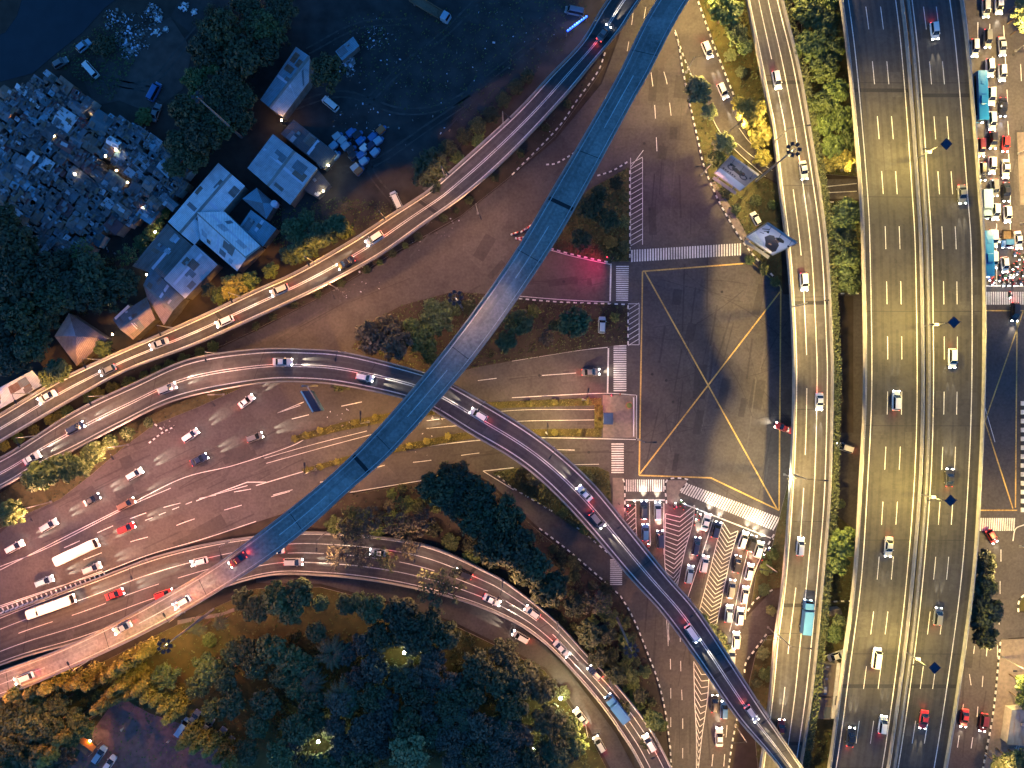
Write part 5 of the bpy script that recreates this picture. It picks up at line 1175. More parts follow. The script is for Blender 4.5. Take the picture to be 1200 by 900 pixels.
for u, v, wa, wb, c in shacks:
    z = rs.uniform(2.5, 3.5); k = (CAMH - z) / 800
    p = W(u, v, z); p.z = -.1; ang = R(-36.9) + rs.gauss(0, .08)
    lx, ly = wa * k, wb * k; form = 'gabled' if max(lx, ly) > 2.6 and rs.random() < .35 else 'lean-to'
    t = thing('shack', '', 'shack', p, ang, 'shacks in the riverside settlement')
    b = MB(); b.box((0, 0, (z - .25) / 2), (lx * .92, ly * .92, z - .25)); b.build('wall', rs.choice(['plaster', 'wood', 'brick', 'concrete_dark']), t)
    tilt = rs.uniform(-.25, .25); b = MB(); th = .08
    if form == 'gabled':
        hh = .5
        for s in (-1, 1):
            pts = [(-lx / 2, 0, z + hh), (lx / 2, 0, z + hh), (lx / 2, s * ly / 2, z), (-lx / 2, s * ly / 2, z)]
            pts = pts if s < 0 else pts[::-1]
            lo = [(x, y, q - th) for x, y, q in pts]; b.idx(pts + lo, [(3, 2, 1, 0), (4, 5, 6, 7), (0, 1, 5, 4), (1, 2, 6, 5), (2, 3, 7, 6), (3, 0, 4, 7)])
    else:
        pts = [(-lx / 2, -ly / 2, z - tilt), (lx / 2, -ly / 2, z - tilt * .6), (lx / 2, ly / 2, z + tilt), (-lx / 2, ly / 2, z + tilt * .8)]
        lo = [(x, y, q - th) for x, y, q in pts]; b.idx(pts + lo, [(0, 1, 2, 3), (7, 6, 5, 4), (4, 5, 1, 0), (5, 6, 2, 1), (6, 7, 3, 2), (7, 4, 0, 3)])
    b.build('roof', RM[c], t)
    for _ in range(rs.choice((1, 2, 3, 4)) if lx > 1.2 else 1):
        px_, py_ = rs.uniform(-.3, .3) * lx, rs.uniform(-.3, .3) * ly
        zt = z + (.5 * (1 - abs(py_) / (ly / 2)) if form == 'gabled' else abs(tilt)) + .09
        b = MB(); b.box((px_, py_, zt), (rs.uniform(.25, .4) * lx, rs.uniform(.15, .45) * ly, .05), 0, rs.choice((0, 0, .1, math.pi / 2))); b.build('roof_patch', RM[rs.choice(['grey', 'slate', 'rusty', 'rusty', 'dark', 'dark', 'slate', 'brown', 'blue', 'teal'])], t)
    sz = 'large' if lx * ly > 9 else 'small' if lx * ly < 3.2 else 'mid-sized'
    zone = 'by the river bank' if v < 118 - u * .0 and u < 90 else 'beside the lit alley' if any(math.hypot(u - x, v - y) < 20 for x, y in ((108, 134), (120, 180), (140, 205), (105, 165))) else 'at the picture edge' if u < 22 else 'near the tin sheds' if u > 150 else 'on the lower fringe' if v > 235 else 'in the middle of the settlement'
    uq.append((t, f'{sz} {c} {form} shack {zone}', u + v))
uniq(uq, 'the river')
# rubbish and scrap heaps nobody could count
def debris(name, label, blobs, n, cols, seed, smax=.9):
    r = random.Random(seed); b = MB()
    for i in range(n):
        u, v, rad = r.choice(blobs); a = r.uniform(0, 6.28); d = rad * math.sqrt(r.random())
        p = W(u + d * math.cos(a), v + d * math.sin(a), 0); s = r.uniform(.12, smax) * r.uniform(.3, 1)
        b.box((p.x, p.y, -.1 + r.uniform(.05, .6) * (1 - d / rad * .8)), (s, s * r.uniform(.2, .8), s * r.uniform(.08, .5)), r.randrange(len(cols)), r.uniform(0, 3.1))
    o = b.build(name, cols); tag(o, label, 'rubbish', None, 'stuff'); return o
def roof_litter():
    r = random.Random(21); b = MB(); n = 0
    while n < 2400:
        u, v = r.uniform(-10, 215), r.uniform(86, 300)
        if not inside((u, v), slum) or near_alley(u, v): continue
        n += 1; z = r.uniform(2.6, 3.7); p = W(u, v, z); s = r.uniform(.2, 1.8) * r.uniform(.4, 1)
        b.box((p.x, p.y, z), (s, s * r.uniform(.12, .6), .05), r.randrange(7), R(-36.9) + r.choice((0, math.pi / 2)) + r.gauss(0, .15))
    o = b.build('roof_litter', ['wood', 'concrete_dark', 'concrete_dark', RM['slate'], RM['dark'], RM['dark'], RM['rusty']]); tag(o, 'loose sheets, planks and junk scattered over the shack roofs', 'junk', None, 'stuff')
roof_litter()
debris('scrap_heap', 'pale scattered scrap and rubbish along the river bank', [(135, 22, 14), (143, 45, 10), (150, 60, 10), (165, 30, 18), (160, 50, 16), (183, 18, 8), (178, 12, 8)], 900, ['concrete', 'wood', 'panel', 'concrete_dark', 'concrete', 'rubber'], 3)
debris('scrap_heap', 'white stacked boards and scrap at the clearing edge', [(185, 38, 5), (216, 8, 6), (228, 14, 4), (194, 35, 3), (186, 22, 4)], 160, ['panel', 'white', 'concrete'], 4, 1.2)
debris('rubbish', 'bits of rubbish strewn over the dark yard', [(430, 60, 45), (500, 110, 70), (440, 45, 16), (407, 82, 9), (600, 40, 50), (420, 150, 30)], 420, ['concrete', 'wood', 'concrete_dark', 'panel'], 5, .7)
debris('rubbish', 'heap of pale rubble beside the teal lean-to', [(405, 80, 8), (410, 72, 6)], 200, ['concrete', 'panel', 'concrete'], 6, 1.0)
debris('rubbish', 'rubbish littering the trees below the shacks', [(100, 270, 25), (140, 260, 18), (60, 300, 20), (110, 300, 25), (75, 330, 6)], 260, ['panel', 'concrete', 'wood', 'signblue'], 8, .8)
debris('rubbish', 'pale litter on the verges by the flyover', [(430, 325, 20), (520, 262, 20), (480, 285, 14), (400, 345, 10), (640, 150, 14), (200, 500, 10), (370, 545, 8), (500, 510, 30), (400, 497, 20)], 240, ['concrete', 'panel', 'paving'], 9, .5)

# ------------------------------------------------------------------ billboards, signs, structures
def billboard(label, bl, br, z0, h, face, art, frame_out):
    a, b = W(*bl, z0), W(*br, z0); a.z = b.z = z0; d = (b - a); wd = d.length; ang = math.atan2(d.y, d.x); c = (a + b) / 2; c.z = .12
    t = thing('billboard', label, 'billboard', c, ang)   # local x along the board, local -y is the face side
    q = MB(); q.box((0, .15, z0 + h / 2), (wd, .3, h)); q.build('panel', face, t)
    q = MB()
    for x in (-wd / 2, wd / 2): q.box((x, .1, z0 + h / 2), (.18, .5, h + .18))
    for z in (z0, z0 + h): q.box((0, .1, z), (wd, .52, .18))
    q.build('frame', 'metal', t)
    q = MB()
    for x in (-wd * .3, wd * .3): q.tube([(x, .6, 0), (x, .6, z0 + h * .8)], .28, 10); q.box((x, .42, z0 + h * .5), (.3, .3, .3))
    for k in range(5):
        z = z0 + h * k / 5 * .8; q.tube([(-wd * .3, .6, z), (wd * .3, .6, z + h * .16)], .08, 6)
    q.build('post', 'metal', t)
    q = MB(); q.box((0, -.9, z0 - .35), (wd * .9, .8, .08)); q.build('walkway', 'metal', t)
    for x in (-wd * .35, 0, wd * .35):
        q = MB(); q.tube([(x, 0, z0 + h + .05), (x, -1.6, z0 + h + .5)], .05, 6); q.box((x, -1.7, z0 + h + .45), (.5, .3, .15)); q.build('floodlight', 'darkmetal', t)
    for nm, m, polys in art:
        q = MB()
        for k, pl_ in enumerate(polys):
            y = -.012 - .006 * k
            f_ = [(x * wd / 2, y, z0 + h / 2 + z * h / 2) for x, z in pl_]
            q.face(f_)
        q.build(nm, m, t)
    light('board_light', 'SPOT', (0, -3.2, z0 + h * .5), (1, .9, .85), 160, t, .5, 150, 1, (0, 1, 0))
    return t
def ring(cx, cz, r0, r1, n=18, asp=1.0):
    out = []
    for k in range(n):
        a, b = 2 * math.pi * k / n, 2 * math.pi * (k + 1) / n
        out.append([(cx + r0 * math.cos(a) * asp, cz + r0 * math.sin(a)), (cx + r1 * math.cos(a) * asp, cz + r1 * math.sin(a)), (cx + r1 * math.cos(b) * asp, cz + r1 * math.sin(b)), (cx + r0 * math.cos(b) * asp, cz + r0 * math.sin(b))])
    return out
AS = 1.5
art1 = [('wheel_print', 'navy', [p for r_ in (ring(-.48, .28, .13, .2, 14, AS * .9), ring(.46, .22, .13, .2, 14, AS * .9)) for p in r_]),
        ('motorcycle_print', 'black', [[(-.5, .34), (-.2, .5), (.05, .42), (.3, .55), (.42, .48), (.45, .25), (.2, .12), (-.15, .14), (-.35, .2)], [(-.75, .5), (-.35, .44), (-.3, .56), (-.65, .6)]]),
        ('engine_print', 'brick', [[(-.1, .2), (.15, .2), (.12, .4), (-.06, .38)], [(.25, .38), (.4, .36), (.36, .5)]]),
        ('pavement_print', 'panel', [[(-.98, -.97), (.98, -.97), (.98, -.38), (-.98, -.30)]]),
        ('lettering_print', 'navy', [[(-.85 + .17 * k, -.22 + .02 * (k % 2)), (-.74 + .17 * k, -.22), (-.74 + .17 * k, -.10), (-.80 + .17 * k, -.06 - .03 * (k % 3)), (-.85 + .17 * k, -.10)] for k in range(6)])]
art2 = [('coat_print', 'navy', [[(-.3, .35), (-.1, .5), (.15, .3), (.3, .3), (.6, .05), (.85, -.55), (.80, -.80), (.2, -.72), (-.05, -.35), (-.35, -.05)]]),
        ('face_print', 'skin', [[(.1, .0), (.35, .05), (.45, .25), (.3, .42), (.12, .3)], [(.15, -.4), (.35, -.35), (.3, -.22), (.15, -.25)]]),
        ('hat_print', 'black', [[(.02, .38), (.4, .28), (.62, .42), (.5, .62), (.22, .66), (.06, .5)]]),
        ('ground_print', 'white', [[(-.98, -.97), (.3, -.97), (-.1, -.55), (-.55, -.35), (-.98, -.1)]]),
        ('lettering_print', 'navy', [[(-.9, .45), (-.62, .75), (-.56, .7), (-.85, .38)], [(-.72, .36), (-.5, .6), (-.46, .55), (-.68, .3)], [(-.8, .1), (-.55, .2), (-.55, .14), (-.8, .05)]])]
billboard('grey billboard with a dark motorcycle picture beside the slip road', (837, 203), (867, 224), 4.5, 12.2, 'panel_grey', art1, None)
billboard('white billboard showing a person in a dark coat and hat', (874, 277.5), (905.5, 299), 4.5, 13.6, 'panel', art2, None)
# overhead sign
a, b = W(365, 458, 6), W(378, 481, 6); d = b - a; c = (a + b) / 2; c.z = 0
t = thing('overhead_sign', 'dark blue overhead road sign panel leaning over the boulevard', 'road sign', c, math.atan2(d.y, d.x))
q = MB(); q.box((0, 0, 9.25), (d.length, .14, 9.5)); q.build('panel', 'signblue', t)
q = MB(); q.box((0, -.01, 14.07), (d.length + .1, .3, .14)); q.build('frame', 'white', t)
q = MB()
for k in range(7): x = -d.length / 2 + d.length * k / 6; q.box((x, -.15, 9.25), (.1, .1, 9.3))
for z in (5.2, 7.2, 9.2, 11.2, 13.2): q.box((0, -.24, z), (d.length, .08, .08))
q.build('truss', 'darkmetal', t)
q = MB(); q.tube([(-d.length / 2 - 1.2, .3, 0), (-d.length / 2 - 1.2, .3, 12)], .25, 10); q.tube([(-d.length / 2 - 1.2, .3, 8.4), (d.length / 2, .3, 8.4)], .16, 8); q.build('post', 'metal', t)
# police post on the corner island
t = thing('police_post', 'small police post with a blue roof at the tunnel end', 'kiosk', W(711, 490, .14))
q = MB(); q.box((0, 0, 1.3), (1.9, 2.3, 2.6)); q.build('wall', 'plaster', t); q = MB(); q.box((0, 0, 2.75), (2.4, 2.9, .22), 0, 0, .9); q.build('roof', 'signblue', t); q = MB(); q.box((.97, .4, 1.0), (.06, .8, 2.0)); q.build('door', 'wood', t); q = MB(); q.box((0, -1.16, 1.6), (1.3, .05, .8)); q.build('window', 'glass', t)
t = thing('fence', 'low pale railing around the police post island', 'fence', W(742, 490, .14)); q = MB()
for v0, v1 in ((466, 511),):
    y0, y1 = W(742, v0).y - W(742, 490).y, W(742, v1).y - W(742, 490).y
    for z in (.5, .9): q.tube([(0, y0, z), (0, y1, z)], .1, 6)
    for k in range(9): y = y0 + (y1 - y0) * k / 8; q.tube([(0, y, 0), (0, y, .9)], .06, 6)
q.build('railing', 'panel', t)
t = thing('planter', 'round terracotta planter on the police post island', 'planter', W(737, 475, .14)); q = MB(); q.tube([(0, 0, 0), (0, 0, .5)], [.7, .95], 14); q.build('pot', 'brick', t); q = MB(); q.tube([(0, 0, .5), (0, 0, .85), (0, 0, 1.0)], [.7, .6, .2], 10); q.build('shrub', 'leaf_olive', t)
# red and white barriers under the long flyover
for i, (u, v, a) in enumerate(((603, 274, 20), (608, 281, -20), (614, 270, 35), (620, 266, 35), (612, 279, 10))):
    t = thing('road_barrier', f"red and white road barrier beside the long flyover, {['nearest to', 'second from', 'third from', 'fourth from', 'fifth from'][i]} the dim road", 'barrier', W(u, v, .01), R(a), 'red and white barriers by the long flyover')
    q = MB()
    for k in range(4): q.box((-.75 + .5 * k, 0, .5), (.5, .35, .8), k % 2, 0, .85)
    q.build('block', ['white', 'red_paint'], t)
# blue light strip
t = thing('light_strip', 'glowing blue light strip on a stall beside the flyover', 'light strip', W(675, 34, 0), R(37))
q = MB(); q.box((0, 0, 2.5), (6.6, .7, .2)); q.build('roof', 'darkmetal', t)
q = MB(); q.box((0, -.1, 2.68), (6.2, .28, .14)); st = q.build('tube', 'blue_led', t)
q = MB()
for k in range(9): q.box((-2.8 + .7 * k, .05, 2.8), (.22, .22, .1))
q.build('bulb', 'cyan_led', t)
q = MB()
for x in (-3.1, 3.1): q.tube([(x, 0, 0), (x, 0, 2.4)], .06, 6)
q.build('post', 'metal', t)
light('strip_light', 'POINT', (0, 0, 3.4), (.1, .22, 1), 420, t, .8)
# food stall on the plaza
t = thing('food_stall', 'orange-lit food stall with an awning on the plaza edge', 'stall', W(106, 868, .13), R(-37))
q = MB(); q.box((0, .8, 2.45), (5.0, 1.6, .07)); q.build('awning', 'orange_tarp', t); q = MB(); q.box((-.4, -1.0, 2.2), (3.8, 1.5, .07)); q.build('awning', 'brown_tarp' if 'brown_tarp' in M else 'wood', t)
q = MB(); q.box((0, -.3, .5), (3.6, .8, 1.0)); q.build('counter', 'wood', t)
q = MB()
for x in (-2.3, 2.3):
    for y in (-1.6, 1.5): q.tube([(x, y, 0), (x, y, 2.4)], .05, 6)
q.build('frame', 'metal', t)
# hedge on the flyover's right parapet
hm = MB(); rh = random.Random(2)
x = 0
while x < RR.s[-1]:
    p = RR.at(x, 1.0)
    for _ in range(64):
        wd_ = rh.uniform(.1, 2.2); q = RR.at(x + rh.uniform(0, .9), 1 + wd_ / 9.3); zz = q.z + rh.uniform(-1.6, .9) * (1 - .25 * wd_)
        a = rh.uniform(0, 6.28); s = rh.uniform(.14, .30); n_ = Vector((rh.gauss(0, .7), rh.gauss(0, .7), 1)).normalized(); e1 = n_.orthogonal().normalized(); e2 = n_.cross(e1)
        c_ = Vector((q.x, q.y, zz)); hm.face([c_ + e1 * s, c_ + e2 * s * .7, c_ - e1 * s, c_ - e2 * s * .7])
    x += .9
t = thing('hedge', 'long clipped green hedge along the flyover beside the expressway', 'hedge', (0, 0, 0)); hm.build('foliage', 'leaf_light', t)
q = MB(); tr_ = [RR.at(RR.s[-1] * k / 60, 1.1, -1.5) for k in range(61)]; q.tube(tr_, .7, 6); q.build('planter', 'concrete_dark', t)
# planted expressway median
hm = MB(); x = 0
while x < RE1.s[-1]:
    for _ in range(5):
        q = RE1.at(x + rh.uniform(0, 1), 1.035 + rh.uniform(-.01, .02)); s = rh.uniform(.1, .25); n_ = Vector((rh.gauss(0, .7), rh.gauss(0, .7), 1)).normalized(); e1 = n_.orthogonal().normalized(); e2 = n_.cross(e1); c_ = Vector((q.x, q.y, 8.3 + rh.uniform(0, .5)))
        hm.face([c_ + e1 * s, c_ + e2 * s, c_ - e1 * s, c_ - e2 * s])
    x += 1.0
t = thing('median_planting', 'narrow dark planting in the gap between the expressway carriageways', 'plants', (0, 0, 0)); hm.build('foliage', 'leaf_dark', t)
q = MB(); q.tube([RE1.at(RE1.s[-1] * k / 60, 1.035, -1.2) for k in range(61)], .45, 6); q.build('trough', 'concrete_dark', t)

# ------------------------------------------------------------------ trees
def leaves(mb, c, r, n, rnd, ls, flat=.75, mi=0):
    for _ in range(n):
        d = Vector((rnd.gauss(0, 1), rnd.gauss(0, 1), rnd.gauss(0, 1))).normalized() * r * (rnd.random() ** .45); d.z *= flat
        p = c + d; nrm = (d.normalized() * .8 + Vector((rnd.gauss(0, .5), rnd.gauss(0, .5), .5 + rnd.gauss(0, .4)))).normalized()
        e1 = nrm.orthogonal().normalized(); e2 = nrm.cross(e1); a = rnd.uniform(0, 6.28); f1 = e1 * math.cos(a) + e2 * math.sin(a); f2 = nrm.cross(f1); s = ls * rnd.uniform(.6, 1.3)
        mb.face([p + f1 * s, p + f2 * s * .55, p - f1 * s, p - f2 * s * .55], mi)
def crown_round(seed, clumps=26, per=62, spread=1.0, flat=.7, ls=.085, gap=0.0):
    "unit crown, radius about 1"
    rnd = random.Random(seed); mb = MB()
    for i in range(clumps):
        a = i * 2.399 + rnd.uniform(-.3, .3); rr_ = math.sqrt((i + .5) / clumps) * .78 * spread * rnd.uniform(.8, 1.15); z = (1 - rr_ ** 2) * .55 * flat + rnd.uniform(-.15, .12)
        leaves(mb, Vector((rr_ * math.cos(a), rr_ * math.sin(a), z)), rnd.uniform(.17, .30), per, rnd, ls)
    leaves(mb, Vector((0, 0, -.05)), .7, int(per * 3), rnd, ls * 1.2, .45)
    return mb
def trunk_mesh(seed):
    rnd = random.Random(seed); mb = MB(); mb.tube([(0, 0, 0), (.02, .01, .5), (0, .02, 1)], [.07, .05, .035], 8)
    for k in range(6):
        a = k * 1.05 + rnd.uniform(-.3, .3); mb.tube([(0, .01, .72 + .04 * k), (.3 * math.cos(a), .3 * math.sin(a), 1.0 + .03 * k), (.55 * math.cos(a), .55 * math.sin(a), 1.12)], [.03, .02, .008], 6)
    return mb.mesh('trunk', ['bark'])
CROWNS = [crown_round(20 + i, 26 + 3 * i, 74, 1, .75, .085 + .008 * (i % 3)).mesh('crown', ['leaf']) for i in range(5)]
SPARSE = [crown_round(40 + i, 20, 34, 1.1, .6, .07).mesh('crown', ['leaf']) for i in range(3)]
TRUNKS = [trunk_mesh(60 + i) for i in range(3)]
def palm_crown(seed):
    rnd = random.Random(seed); mb = MB()
    for k in range(18):
        a = 2 * math.pi * k / 18 + rnd.uniform(-.12, .12); L = rnd.uniform(.75, 1.05); dr = rnd.uniform(.25, .5); n = 9
        c = [Vector((L * t_ * math.cos(a), L * t_ * math.sin(a), .25 * math.sin(t_ * 2.2) - dr * t_ * t_)) for t_ in [i / n for i in range(n + 1)]]
        sd = Vector((-math.sin(a), math.cos(a), 0))
        for i in range(1, n):
            w_ = .16 * math.sin(math.pi * (i + .3) / (n + .6))
            for s in (-1, 1):
                p = c[i]; tip = p + sd * s * w_ + (c[i + 1] - c[i]) * .9 - Vector((0, 0, .04)); mb.face([p, c[i + 1], tip] if s < 0 else [c[i + 1], p, tip])
    return mb.mesh('crown', ['leaf'])
PALMS = [palm_crown(i) for i in range(2)]
pt = MB(); pt.tube([(0, 0, 0), (.01, 0, .5), (0, 0, 1)], [.04, .03, .03], 8); PTR = pt.mesh('trunk', ['bark'])
def column_crown(seed):
    rnd = random.Random(seed); mb = MB()
    for i in range(16):
        z = (i + .5) / 16; r = .13 * (1 - z) ** .6 + .03
        for k in range(3): a = rnd.uniform(0, 6.28); leaves(mb, Vector((r * .6 * math.cos(a), r * .6 * math.sin(a), .08 + z * .9)), r * .9, 34, rnd, .035, 1.2)
    return mb.mesh('crown', ['leaf'])
COLS = [column_crown(i) for i in range(3)]
rt = random.Random(77)
SH = {'leaf': 'green', 'leaf_dark': 'dark green', 'leaf_olive': 'olive', 'leaf_grey': 'grey-green', 'leaf_light': 'pale green', 'leaf_yellow': 'yellow-green'}
def tree(u, v, rpx, mt, form='round', h=None):
    hc = h or {'round': 3.0 + rpx * .16, 'sparse': 3.0 + rpx * .16, 'bush': .3 + rpx * .05, 'palm': 6.5, 'column': 0}[form]
    if form == 'column':
        hh = h or rt.uniform(9, 12.5); zc = hh * .45; p = W(u, v, zc); p.z = .1
        t = thing('columnar_tree', '', 'tree', p, rt.uniform(0, 6)); c = ob('crown', rt.choice(COLS), t); c.scale = (hh * 1.05, hh * 1.05, hh)
        b = ob('trunk', PTR, t); b.scale = (2.5, 2.5, hh * .5)
    else:
        z = hc; rad = rpx * 1.16 * (CAMH - z) / 800; p = W(u, v, z); p.z = .05
        nm = {'round': 'broadleaf_tree', 'sparse': 'broadleaf_tree', 'bush': 'bush', 'palm': 'palm_tree'}[form]
        t = thing(nm, '', {'palm': 'palm tree', 'bush': 'bush'}.get(form, 'tree'), p, rt.uniform(0, 6.28))
        me = rt.choice(PALMS if form == 'palm' else SPARSE if form == 'sparse' else CROWNS)
        c = ob('crown', me, t, (0, 0, z)); c.scale = (rad * rt.uniform(.95, 1.12), rad * rt.uniform(.92, 1.1), rad * rt.uniform(.8, 1.05))
        if form == 'bush': c.scale.z = rad * .8
        b = ob('trunk', PTR if form == 'palm' else rt.choice(TRUNKS), t); k = (4 if form == 'palm' else max(.8, rad)); b.scale = (k, k, z * (1 if form == 'palm' else .95))
    c.material_slots[0].link = 'OBJECT'; c.material_slots[0].material = M[mt]
    return t
def grove(lst, base, group, phrase, key, mt, form='round'):
    uq = []
    for e in lst:
        u, v, r = e[:3]; m_ = e[3] if len(e) > 3 else mt; f_ = e[4] if len(e) > 4 else form
        t = tree(u, v, r, m_, f_); t['group'] = group
        sz = 'big ' if r >= 20 else 'small ' if r < 12 else ''
        kind = {'round': 'tree', 'sparse': 'thin-leaved tree', 'bush': 'bush', 'palm': 'palm', 'column': 'columnar tree'}[f_]
        uq.append((t, f'{sz}{SH[m_]} {kind} {base}', key(u, v)))
    uniq(uq, phrase)
grove([(262, 35, 22), (245, 62, 20), (285, 70, 22), (270, 98, 20), (300, 30, 18), (330, 14, 18), (325, 40, 14), (250, 112, 18), (222, 132, 20), (240, 160, 22), (270, 130, 18), (213, 168, 17), (230, 186, 15), (257, 150, 18), (285, 143, 14), (206, 197, 13), (310, 60, 12), (290, 5, 16), (280, 112, 14, 'leaf_olive')], 'in the river wood', 'trees between the river clearing and the yard', 'the yard top', lambda u, v: v, 'leaf_dark')
grove([(383, 86, 21, 'leaf_dark'), (504, 199, 23, 'leaf_dark')], 'standing alone in the dark yard', 'lone trees in the dark yard', 'the blue upper shed', lambda u, v: u, 'leaf_dark')
grove([(170, 137, 11, 'leaf_olive', 'bush'), (123, 55, 13, 'leaf_dark', 'bush')], 'at the edge of the muddy clearing', 'bushes on the muddy clearing', 'the shacks', lambda u, v: -v, 'leaf_dark')
grove([(18, 290, 26), (62, 318, 22), (25, 330, 26), (70, 348, 22), (110, 322, 24), (143, 333, 20), (120, 348, 20), (30, 370, 24), (40, 405, 20), (15, 420, 20), (98, 296, 14, 'leaf_olive', 'sparse'), (150, 300, 12, 'leaf_olive', 'sparse'), (8, 258, 16), (0, 310, 22), (5, 350, 24), (0, 390, 20), (90, 340, 22), (55, 365, 16)], 'in the wood below the shacks', 'trees below the shacks', 'the shacks', lambda u, v: v, 'leaf_dark')
grove([(70, 434, 14), (57, 442, 10), (122, 409, 10, 'leaf_olive')], 'beside the pavilion and the shed flyover', 'trees by the pavilion', 'the picture edge', lambda u, v: u, 'leaf')
grove([(184, 262, 9), (178, 275, 9), (192, 250, 8), (166, 285, 9), (172, 296, 8, 'leaf')], 'along the back of the pale sheds', 'bushes behind the pale sheds', 'the grey mast', lambda u, v: v, 'leaf_olive', 'bush')
grove([(276, 337, 15, 'leaf_yellow'), (294, 330, 12, 'leaf_olive'), (258, 347, 10, 'leaf_olive'), (246, 340, 9, 'leaf_dark'), (355, 292, 16), (376, 277, 17), (396, 266, 14), (345, 270, 13), (360, 257, 11), (407, 272, 9), (318, 317, 9, 'leaf_olive'), (340, 300, 11)], 'by the amber flyover', 'trees between the sheds and the flyover', 'the white van', lambda u, v: -u, 'leaf')
grove([(525, 175, 10), (545, 160, 10), (560, 148, 10), (575, 135, 10), (590, 118, 9), (605, 102, 9), (560, 165, 8, 'leaf_olive'), (535, 185, 8, 'leaf_olive'), (618, 90, 8)], 'on the dark yard bank', 'bushes on the dark bank by the yard', 'the lone yard tree', lambda u, v: u, 'leaf_dark', 'bush')
grove([(133, 455, 8, 'leaf_yellow'), (116, 461, 8, 'leaf_yellow'), (105, 466, 7), (152, 448, 8), (170, 441, 7), (185, 436, 8), (200, 429, 8), (216, 421, 7), (235, 413, 7), (250, 406, 7), (60, 492, 7, 'leaf_yellow'), (40, 503, 7, 'leaf_yellow'), (22, 513, 7), (80, 482, 7), (70, 487, 6, 'leaf_yellow'), (6, 522, 7, 'leaf_yellow')], 'between the two curving flyovers', 'bushes between the two curving flyovers', 'the picture edge', lambda u, v: u, 'leaf_olive', 'bush')
grove([(320, 372, 5), (345, 357, 5), (372, 345, 5), (400, 332, 5), (430, 316, 5), (460, 297, 5), (490, 278, 5), (520, 256, 5), (550, 235, 5), (580, 208, 5), (610, 180, 5), (640, 150, 5), (665, 122, 5), (300, 382, 5), (445, 308, 4, 'leaf_olive'), (475, 288, 4, 'leaf_olive'), (535, 247, 4)], 'on the strip beside the broad road', 'bushes on the strip beside the broad road', 'the curved ramp', lambda u, v: u, 'leaf_dark', 'bush')
grove([(52, 556, 17), (76, 547, 17), (97, 545, 14), (38, 562, 12), (112, 530, 13), (14, 600, 17), (130, 518, 9), (150, 507, 8), (175, 495, 6)], 'on the gore below the curved ramp', 'trees on the gore below the curved ramp', 'the picture edge', lambda u, v: u, 'leaf_olive')
grove([(437, 395, 20, 'leaf_grey'), (465, 400, 24, 'leaf_grey'), (490, 392, 20), (513, 372, 20, 'leaf'), (527, 362, 12, 'leaf'), (453, 382, 15, 'leaf_grey'), (500, 405, 13), (550, 360, 9, 'leaf_dark'), (505, 420, 9)], 'on the island beside the floodlight mast', 'trees on the island before the long flyover', 'the boulevard', lambda u, v: u, 'leaf_olive')
grove([(672, 377, 18), (608, 378, 16), (640, 397, 9, 'leaf_grey', 'sparse'), (650, 382, 8), (625, 365, 8, 'leaf_olive', 'bush'), (593, 400, 12), (720, 372, 6, 'leaf_olive', 'bush')], 'on the parked car island', 'trees on the island past the long flyover', 'the parked pale car', lambda u, v: -u, 'leaf')
grove([(690, 243, 14), (712, 258, 13), (681, 282, 12), (715, 284, 8, 'leaf_yellow', 'bush'), (702, 228, 10), (731, 230, 7, 'leaf', 'bush'), (731, 260, 7, 'leaf', 'bush'), (731, 290, 7, 'leaf', 'bush'), (722, 215, 8)], 'on the triangular island', 'plants on the triangular island', 'the long flyover', lambda u, v: u, 'leaf_dark')
grove([(817, 107, 15), (831, 132, 9), (848, 170, 13), (838, 187, 11, 'leaf_olive')], 'on the slip road kerb island', 'round trees beside the slip road', 'the north end', lambda u, v: v, 'leaf_light')
grove([(850, 12, 18, 'leaf_olive'), (862, 40, 13), (872, 55, 9), (880, 135, 17, 'leaf_yellow'), (890, 160, 13, 'leaf_yellow'), (866, 122, 9, 'leaf_yellow'), (893, 185, 10, 'leaf_yellow'), (855, 65, 8, 'leaf_light', 'bush'), (868, 85, 7, 'leaf_light', 'bush')], 'on the hedged flyover verge', 'trees between the slip road and the flyover', 'the top edge', lambda u, v: v, 'leaf')
grove([(885, 235, 7, 'leaf_dark'), (862, 245, 6), (905, 240, 6), (895, 315, 8, 'leaf_dark'), (878, 305, 6), (908, 330, 6), (850, 225, 8, 'leaf_dark')], 'on the dim grass around the billboards', 'shrubs around the billboards', 'the slip road', lambda u, v: v, 'leaf', 'bush')
grove([(945, 15, 18), (965, 28, 17), (950, 55, 18), (975, 58, 16), (965, 82, 17), (978, 108, 16), (963, 122, 15), (985, 140, 16), (966, 148, 13), (992, 165, 12), (975, 172, 14), (986, 188, 13, 'leaf_yellow'), (970, 192, 10, 'leaf_yellow'), (940, -10, 16), (968, 0, 14)], 'in the strip between hedged flyover and expressway', 'trees between the hedged flyover and the expressway', 'the top edge', lambda u, v: v, 'leaf_olive')
grove([(990, 252, 17), (990, 307, 18), (987, 284, 16), (994, 330, 13), (980, 270, 12)], 'in the block below the underpass street', 'trees below the underpass street', 'the underpass street', lambda u, v: v, 'leaf')
grove([(987, 636, 18), (980, 660, 15), (978, 742, 10, 'leaf'), (982, 727, 8, 'leaf_light'), (984, 590, 6, 'leaf_light', 'bush')], 'in the expressway gap', 'trees in the lower expressway gap', 'the junction', lambda u, v: v, 'leaf_olive')
grove([(1150, 660, 15), (1150, 688, 18), (1150, 715, 20), (1152, 742, 16)], 'beside the expressway wall', 'dark trees beside the expressway', 'the zebra crossing', lambda u, v: v, 'leaf_dark')
grove([(1198, 15, 12), (1200, 30, 9), (1196, 2, 8)], 'above the far street queue', 'bushes above the far street queue', 'the top edge', lambda u, v: v, 'leaf_light')
